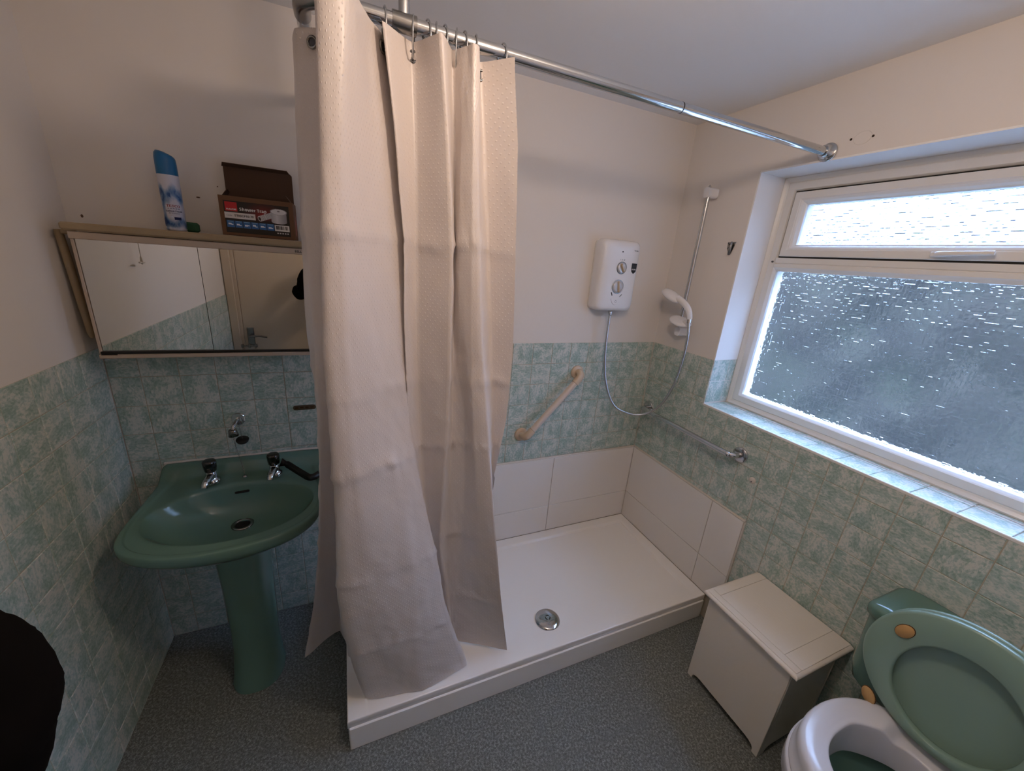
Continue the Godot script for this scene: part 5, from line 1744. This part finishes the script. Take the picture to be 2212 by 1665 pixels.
# ------------------------------------------------------------------ toilet
func toilet() -> void:
	var cz := 1.543
	var t := thing("toilet", "sage green close-coupled toilet with seat and lid raised against the cistern", "toilet", Vector3(2.05, 0, cz))
	var o := -t.position
	var s := stt()
	var rings := []
	# cistern, slightly tapered, rounded corners
	for q in [[0.470, 0.300, 0.150, 0.05], [0.480, 0.420, 0.175, 0.045], [0.505, 0.458, 0.190, 0.04], [0.56, 0.474, 0.193, 0.03], [0.745, 0.490, 0.193, 0.03]]:
		var ring := PackedVector3Array()
		for p in rounded(q[2], q[1], q[3], 6):
			ring.append(o + Vector3(W - 0.006 - q[2] / 2 + p.x, q[0], cz + 0.005 + p.y))
		rings.append(ring)
	loft_auto(s, rings, true, true)
	obj("cistern", s, M.green, t)
	s = stt()
	rings = []
	for q in [[0.744, 0.498, 0.198, 0.03], [0.747, 0.506, 0.202, 0.03], [0.768, 0.508, 0.203, 0.03], [0.778, 0.500, 0.199, 0.028], [0.786, 0.480, 0.189, 0.024], [0.790, 0.44, 0.165, 0.02], [0.792, 0.30, 0.09, 0.02]]:
		var ring := PackedVector3Array()
		for p in rounded(q[2], q[1], q[3], 6):
			ring.append(o + Vector3(W - 0.004 - q[2] / 2 + p.x, q[0], cz + 0.005 + p.y))
		rings.append(ring)
	loft_auto(s, rings, true, true)
	var lid := obj("cistern_lid", s, M.green, t)
	for x in [W - 0.034, W - 0.046]:
		s = stt()
		tube(s, [o + Vector3(x, 0.7912, cz - 0.12), o + Vector3(x, 0.7912, cz + 0.02)], 0.0012, 6)
		obj("ridge_line", s, M.green, lid)
	# pan
	s = stt()
	rings = []
	for q in [[0.0, 0.20, 0.115, 2.03], [0.03, 0.195, 0.110, 2.03], [0.14, 0.185, 0.100, 2.04], [0.26, 0.200, 0.125, 2.02], [0.34, 0.210, 0.158, 1.99], [0.385, 0.224, 0.178, 1.978], [0.405, 0.226, 0.183, 1.977], [0.412, 0.218, 0.176, 1.977], [0.412, 0.180, 0.137, 1.972], [0.400, 0.172, 0.130, 1.972], [0.33, 0.150, 0.11, 1.975], [0.26, 0.11, 0.075, 1.99], [0.22, 0.05, 0.04, 2.01]]:
		var ring := PackedVector3Array()
		for j in 44:
			var a := -TAU * j / 44.0
			ring.append(o + Vector3(q[3] + cos(a) * q[1], q[0], cz + sin(a) * q[2]))
		rings.append(ring)
	loft_auto(s, rings, true, true)
	obj("pan", s, M.green, t)
	s = stt()
	box(s, o + Vector3(2.185, 0.27, cz - 0.10), o + Vector3(W - 0.03, 0.472, cz + 0.10), 0.02)
	obj("pan_shelf", s, M.green, t)
	s = stt()
	rings = []
	for r in [0.0, 0.06]:
		pass
	lathe(s, [Vector2(0.105, 0.255), Vector2(0.0, 0.255)], 28, Transform3D(Basis.IDENTITY, o + Vector3(1.99, 0.0, cz)), Vector2(1.0, 0.68))
	obj("water", s, mat(Color(0.02, 0.05, 0.05), 0.03), t)
	# raised seat ring: outline and opening in the plane of the seat (u across, v up from the hinge)
	var lean := Transform3D(Basis(Vector3(0, 0, 1), -0.045), o + Vector3(2.138, 0.522, cz - 0.012))
	var outer := func(a: float) -> Vector2: return Vector2(cos(a) * 0.195 * (1.0 + 0.03 * sin(a)), 0.196 + sin(a) * (0.200 if sin(a) > 0 else 0.188))
	var hole := func(a: float) -> Vector2: return Vector2(cos(a) * 0.119, 0.170 + sin(a) * (0.144 if sin(a) > 0 else 0.136))
	s = stt()
	rings = []
	for q in [[1.0, 0.0, 0.006], [0.985, 0.0, 0.0], [0.92, 0.0, -0.003], [0.5, 0.0, -0.002], [0.08, 0.0, -0.003], [0.015, 0.0, 0.0], [0.0, 0.0, 0.006], [0.0, 0.0, 0.014], [0.05, 0.0, 0.018], [0.95, 0.0, 0.018], [1.0, 0.0, 0.014]]:
		var ring := PackedVector3Array()
		for j in 64:
			var a := TAU * j / 64.0
			var p: Vector2 = hole.call(a).lerp(outer.call(a), q[0])
			ring.append(lean * Vector3(q[2], p.y, p.x))
		rings.append(ring)
	rings.append(rings[0])
	loft_auto(s, rings, false, false)
	var seat := obj("seat", s, M.seat_green, t)
	for bq in [[-0.128, 0.280, 0.0], [-0.131, 0.030, 0.3]]:
		for sd in [1.0, -1.0]:
			s = stt()
			var bx := lean * Transform3D(Basis(Vector3(0, 0, 1), PI / 2) * Basis(Vector3(0, 1, 0), -sd * (0.5 if bq[1] > 0.1 else -0.5)), Vector3(-0.003, bq[1], bq[0] * sd))
			lathe(s, [Vector2(0.0165, 0.0), Vector2(0.0165, 0.004), Vector2(0.0145, 0.007), Vector2(0.0, 0.008)], 20, bx, Vector2(1.45, 0.95))
			var bf := obj("buffer", s, M.yellow, seat)
			bf.set_meta("label", "yellowed seat buffer")
			s = stt()
			lathe(s, [Vector2(0.0178, -0.001), Vector2(0.0178, 0.0012), Vector2(0.016, 0.0016)], 20, bx, Vector2(1.45, 0.95))
			obj("rust_ring", s, M.rust, seat)
	# seat lid behind the ring
	s = stt()
	rings = []
	var back := Transform3D(Basis(Vector3(0, 0, 1), -0.03), o + Vector3(2.172, 0.519, cz - 0.012))
	for q in [[0.02, 0.010], [0.5, 0.010], [0.80, 0.006], [0.93, 0.002], [0.985, -0.002], [1.0, 0.002], [1.0, 0.010], [0.97, 0.016], [0.6, 0.022], [0.02, 0.024]]:
		var ring := PackedVector3Array()
		for j in 64:
			var a := TAU * j / 64.0
			var p: Vector2 = Vector2(0, 0.19).lerp(outer.call(a), q[0])
			ring.append(back * Vector3(q[1], p.y, p.x))
		rings.append(ring)
	loft_auto(s, rings, true, true)
	obj("seat_lid", s, M.seat_green, t)
	for z in [-0.075, 0.075]:
		s = stt()
		tube(s, [o + Vector3(2.178, 0.482, cz + z - 0.02), o + Vector3(2.178, 0.482, cz + z + 0.02)], 0.012, 12)
		box(s, o + Vector3(2.168, 0.476, cz + z - 0.014), o + Vector3(2.190, 0.528, cz + z + 0.014), 0.004)
		obj("hinge", s, M.seat_green, t)

	# raised white seat clipped over the pan
	var r := thing("raised_toilet_seat", "thick white plastic raised toilet seat resting on the green toilet pan", "raised seat", Vector3(1.95, 0.413, cz))
	o = -r.position
	var ol := func(a: float, grow: float) -> Vector3:
		var c := cos(a)
		var d := sin(a)
		var e := 0.90
		return Vector3(1.978 + signf(c) * pow(absf(c), e) * (0.222 + grow), 0, cz + signf(d) * pow(absf(d), e) * (0.189 + grow))
	var il := func(a: float, grow: float) -> Vector3:
		var c := cos(a)
		var d := sin(a)
		var narrow := 1.0 - 0.25 * smoothstep(0.2, 1.0, c)
		return Vector3(1.975 + signf(c) * pow(absf(c), 0.85) * (0.150 + grow), 0, cz + signf(d) * pow(absf(d), 0.85) * (0.122 + grow) * narrow)
	# the back of the ring dips into a scoop
	var top := func(p: Vector3) -> float:
		return 0.540 - 0.030 * smoothstep(0.085, 0.05, absf(p.z - cz)) * smoothstep(2.04, 2.075, p.x) - 0.028 * smoothstep(0.085, 0.05, absf(p.z - cz)) * smoothstep(1.84, 1.80, p.x)
	s = stt()
	rings = []
	for q in [["o", 0.006, 0.462, 0], ["o", 0.006, 0.470, 0], ["o", 0.001, 0.476, 0], ["o", 0.0, -0.030, 1], ["o", -0.001, -0.014, 1], ["o", -0.006, -0.004, 1], ["o", -0.014, 0.0, 1], ["m", 0.5, -0.002, 1], ["m", 0.8, -0.006, 1], ["m", 0.93, -0.007, 1], ["i", 0.004, -0.008, 1], ["i", 0.001, -0.010, 1], ["i", 0.0, -0.014, 1], ["i", 0.0, -0.030, 1], ["i", -0.004, 0.440, 0], ["i", -0.002, 0.420, 0]]:
		var ring := PackedVector3Array()
		for j in 96:
			var a := TAU * j / 96.0
			var p: Vector3
			if q[0] == "o":
				p = ol.call(a, q[1])
			elif q[0] == "i":
				p = il.call(a, q[1])
			else:
				p = ol.call(a, -0.014).lerp(il.call(a, 0.006), q[1])
			p.y = top.call(p) + q[2] if q[3] else q[2]
			ring.append(o + p)
		rings.append(ring)
	loft_auto(s, rings, false, false)
	obj("seat_ring", s, M.raised, r)
	s = stt()
	rings = []
	for q in [[0.006, 0.461], [0.011, 0.458], [0.012, 0.452], [0.012, 0.418], [0.008, 0.414], [-0.02, 0.414]]:
		var ring := PackedVector3Array()
		for j in 64:
			var p: Vector3 = ol.call(TAU * j / 64.0, q[0])
			p.y = q[1]
			ring.append(o + p)
		rings.append(ring)
	loft_auto(s, rings, false, false)
	obj("skirt", s, M.raised, r)

func pull_cord() -> void:
	var t := thing("pull_cord", "white light pull cord with a small cross handle, seen in the cabinet mirror", "pull cord", Vector3(0.022, 1.56, 0.645))
	var s := stt()
	tube(s, [Vector3(0, 0.012, 0), Vector3(0.002, 0.4, 0.001), Vector3(0.003, H - 1.56 - 0.028, 0.0)], 0.0014, 6)
	obj("cord", s, M.trim, t)
	s = stt()
	lathe(s, [Vector2(0.002, 0.028), Vector2(0.004, 0.02), Vector2(0.005, 0.0), Vector2(0.0, -0.004)], 12)
	tube(s, [Vector3(0, 0.004, -0.022), Vector3(0, 0.004, 0.022)], 0.0035, 8)
	obj("handle", s, M.trim, t)
	s = stt()
	lathe(s, [Vector2(0.028, 0.0), Vector2(0.028, -0.016), Vector2(0.02, -0.028), Vector2(0.0, -0.028)], 20, Transform3D(Basis.IDENTITY, Vector3(0.003, H - 1.56, 0)))
	obj("switch", s, M.white, t)

# ------------------------------------------------------------------ the photographer, in a black coat
func person() -> void:
	var t := thing("person", "person in a black jacket, only a bent sleeve showing at the lower left", "person", Vector3(0.74, 0, 1.81))
	# bones: from, to, radius at each end
	var bones := [
		[Vector3(0.74, 1.30, 1.81), Vector3(0.74, 1.00, 1.81), 0.085, 0.080],
		[Vector3(0.62, 1.38, 1.81), Vector3(0.87, 1.38, 1.81), 0.068, 0.068],
		[Vector3(0.67, 0.98, 1.81), Vector3(0.66, 0.50, 1.80), 0.080, 0.058],
		[Vector3(0.82, 0.98, 1.81), Vector3(0.83, 0.50, 1.80), 0.080, 0.058],
		[Vector3(0.66, 0.50, 1.80), Vector3(0.65, 0.10, 1.82), 0.056, 0.042],
		[Vector3(0.83, 0.50, 1.80), Vector3(0.84, 0.10, 1.82), 0.056, 0.042],
		[Vector3(0.65, 0.045, 1.83), Vector3(0.64, 0.035, 1.66), 0.044, 0.034],
		[Vector3(0.84, 0.045, 1.83), Vector3(0.85, 0.035, 1.66), 0.044, 0.034],
		[Vector3(0.74, 1.40, 1.82), Vector3(0.745, 1.50, 1.815), 0.048, 0.046],
		[Vector3(0.61, 1.38, 1.80), Vector3(0.49, 1.37, 1.60), 0.060, 0.045],
		[Vector3(0.49, 1.37, 1.60), Vector3(0.548, 1.374, 1.462), 0.040, 0.024],
		[Vector3(0.548, 1.374, 1.462), Vector3(0.545, 1.406, 1.458), 0.024, 0.044],
		[Vector3(0.545, 1.415, 1.458), Vector3(0.538, 1.446, 1.46), 0.044, 0.044],
		[Vector3(0.538, 1.446, 1.46), Vector3(0.54, 1.491, 1.475), 0.042, 0.030],
		[Vector3(0.54, 1.491, 1.475), Vector3(0.62, 1.58, 1.62), 0.030, 0.030],
		[Vector3(0.88, 1.38, 1.80), Vector3(0.96, 1.24, 1.80), 0.060, 0.052],
		[Vector3(0.96, 1.24, 1.80), Vector3(0.93, 1.46, 1.765), 0.050, 0.038],
	]
	var s := stt()
	nets(s, bones, 0.010, 0.03, -t.position, 0.004)
	obj("jacket", s, mat(Color(0.05, 0.045, 0.045), 0.95, 0.0, 0.1), t)
	# head and hands, each on its own finer grid
	s = stt()
	var head := [[Vector3(0.745, 1.500, 1.815), Vector3(0.745, 1.545, 1.815), 0.046, 0.050], [Vector3(0.745, 1.60, 1.818), Vector3(0.745, 1.665, 1.822), 0.066, 0.074], [Vector3(0.745, 1.555, 1.785), Vector3(0.745, 1.575, 1.795), 0.030, 0.040], [Vector3(0.745, 1.635, 1.752), Vector3(0.745, 1.605, 1.738), 0.009, 0.013], [Vector3(0.672, 1.62, 1.825), Vector3(0.670, 1.64, 1.828), 0.012, 0.015], [Vector3(0.818, 1.62, 1.825), Vector3(0.820, 1.64, 1.828), 0.012, 0.015]]
	nets(s, head, 0.008, 0.02, -t.position, 0.0)
	var skin := mat(Color(0.66, 0.48, 0.39), 0.55)
	obj("head", s, skin, t)
	s = stt()
	nets(s, [[Vector3(0.745, 1.66, 1.832), Vector3(0.745, 1.672, 1.838), 0.079, 0.076], [Vector3(0.745, 1.60, 1.862), Vector3(0.745, 1.64, 1.852), 0.050, 0.060]], 0.009, 0.02, -t.position, 0.0)
	obj("hair", s, mat(Color(0.10, 0.07, 0.05), 0.8), t)
	for hnd in [[Vector3(0.61, 1.56, 1.60), Vector3(0.665, 1.635, 1.70), 1.0], [Vector3(0.93, 1.46, 1.765), Vector3(0.885, 1.595, 1.725), -1.0]]:
		s = stt()
		var w: Vector3 = hnd[0].lerp(hnd[1], 0.35)
		var k: Vector3 = hnd[1]
		var f := (k - w).normalized()
		var side = f.cross(Vector3(0, 0, 1)).normalized() * hnd[2]
		var hb := [[w, w.lerp(k, 0.6), 0.026, 0.030]]
		for j in 4:
			var b = k + side * (j - 1.5) * 0.019 - f * 0.012
			var m = b + f * (0.034 - 0.004 * absf(j - 1.5)) + Vector3(0, 0, 0.012)
			hb.append([w.lerp(k, 0.6), b, 0.018, 0.011])
			hb.append([b, m, 0.010, 0.009])
			hb.append([m, m + (f * 0.4 + Vector3(0.7 * hnd[2], 0, 0.3)).normalized() * 0.026, 0.009, 0.008])
		hb.append([w.lerp(k, 0.3), w.lerp(k, 0.5) - side * 0.034, 0.016, 0.011])
		hb.append([w.lerp(k, 0.5) - side * 0.034, k - side * 0.046, 0.011, 0.009])
		nets(s, hb, 0.005, 0.008, -t.position, 0.0)
		obj("hand", s, skin, t)
	# the phone that takes the picture, held beside and behind the lens
	var p := thing("phone", "black mobile phone held up by the photographer", "phone", Vector3(0.79, 1.66, 1.73))
	s = stt()
	prism(s, rounded(0.150, 0.072, 0.010, 4), 0.009, 0.002, Transform3D(Basis.IDENTITY, Vector3(0, 0, -0.001)))
	obj("phone_body", s, M.black, p)

# smooth union of tapered capsules, meshed as surface nets
func nets(s: SurfaceTool, bones: Array, cell: float, blend: float, off: Vector3, fold: float) -> void:
	var nz := FastNoiseLite.new()
	nz.seed = 4
	nz.frequency = 7.0
	var lo := Vector3.ONE * 1e9
	var hi := -lo
	for b in bones:
		var r := maxf(b[2], b[3]) + cell * 2.0 + fold * 2.0
		for p in [b[0], b[1]]:
			lo = lo.min(p - Vector3.ONE * r)
			hi = hi.max(p + Vector3.ONE * r)
	var n := Vector3i(((hi - lo) / cell).ceil()) + Vector3i.ONE
	var far := 1.0
	var v := PackedFloat32Array()
	v.resize(n.x * n.y * n.z)
	v.fill(far)
	for b in bones:
		var r := maxf(b[2], b[3]) + blend * 2.0 + cell * 2.5
		var b0 := Vector3i(((b[0].min(b[1]) - Vector3.ONE * r - lo) / cell).floor()).max(Vector3i.ZERO)
		var b1 := Vector3i(((b[0].max(b[1]) + Vector3.ONE * r - lo) / cell).ceil()).min(n - Vector3i.ONE)
		var a: Vector3 = b[0]
		var d: Vector3 = b[1] - a
		var dd := d.length_squared()
		for z in range(b0.z, b1.z + 1):
			for y in range(b0.y, b1.y + 1):
				for x in range(b0.x, b1.x + 1):
					var p := lo + Vector3(x, y, z) * cell
					var t := clampf((p - a).dot(d) / dd, 0.0, 1.0)
					var e := p.distance_to(a + d * t) - lerpf(b[2], b[3], t)
					var i := x + n.x * (y + n.y * z)
					var c := v[i]
					if c >= far:
						v[i] = e
					else:
						var h := maxf(blend - absf(c - e), 0.0) / blend
						v[i] = minf(c, e) - h * h * blend * 0.25
	if fold > 0.0:
		for z in n.z:
			for y in n.y:
				for x in n.x:
					var i := x + n.x * (y + n.y * z)
					if v[i] < 0.1:
						var p := lo + Vector3(x, y, z) * cell
						v[i] += fold * nz.get_noise_3d(p.x * 1.5, p.y * 3.0, p.z * 1.5) * 2.0
	var vert := {}
	var corner := [Vector3i(0, 0, 0), Vector3i(1, 0, 0), Vector3i(0, 1, 0), Vector3i(1, 1, 0), Vector3i(0, 0, 1), Vector3i(1, 0, 1), Vector3i(0, 1, 1), Vector3i(1, 1, 1)]
	var edges := [[0, 1], [2, 3], [4, 5], [6, 7], [0, 2], [1, 3], [4, 6], [5, 7], [0, 4], [1, 5], [2, 6], [3, 7]]
	var at := func(c: Vector3i) -> int: return c.x + n.x * (c.y + n.y * c.z)
	for z in n.z - 1:
		for y in n.y - 1:
			for x in n.x - 1:
				var base := x + n.x * (y + n.y * z)
				var inside := 0
				var q := PackedFloat32Array()
				q.resize(8)
				for k in 8:
					var c: Vector3i = corner[k]
					q[k] = v[base + c.x + n.x * (c.y + n.y * c.z)]
					if q[k] < 0.0:
						inside += 1
				if inside == 0 or inside == 8:
					continue
				var sum := Vector3.ZERO
				var cnt := 0
				for e in edges:
					if (q[e[0]] < 0.0) != (q[e[1]] < 0.0):
						var t := q[e[0]] / (q[e[0]] - q[e[1]])
						sum += Vector3(corner[e[0]]).lerp(Vector3(corner[e[1]]), t)
						cnt += 1
				vert[base] = lo + (Vector3(x, y, z) + sum / cnt) * cell + off
	var step := [1, n.x, n.x * n.y]
	for key in vert:
		var base: int = key
		for ax in 3:
			var u := (ax + 1) % 3
			var w := (ax + 2) % 3
			var i0: int = base + step[u] + step[w]
			var i1: int = i0 + step[ax]
			if i1 >= v.size() or (v[i0] < 0.0) == (v[i1] < 0.0):
				continue
			var q := [base, base + step[u], base + step[u] + step[w], base + step[w]]
			if not (vert.has(q[1]) and vert.has(q[2]) and vert.has(q[3])):
				continue
			if v[i0] < 0.0:
				quad(s, vert[q[0]], vert[q[1]], vert[q[2]], vert[q[3]])
			else:
				quad(s, vert[q[0]], vert[q[3]], vert[q[2]], vert[q[1]])
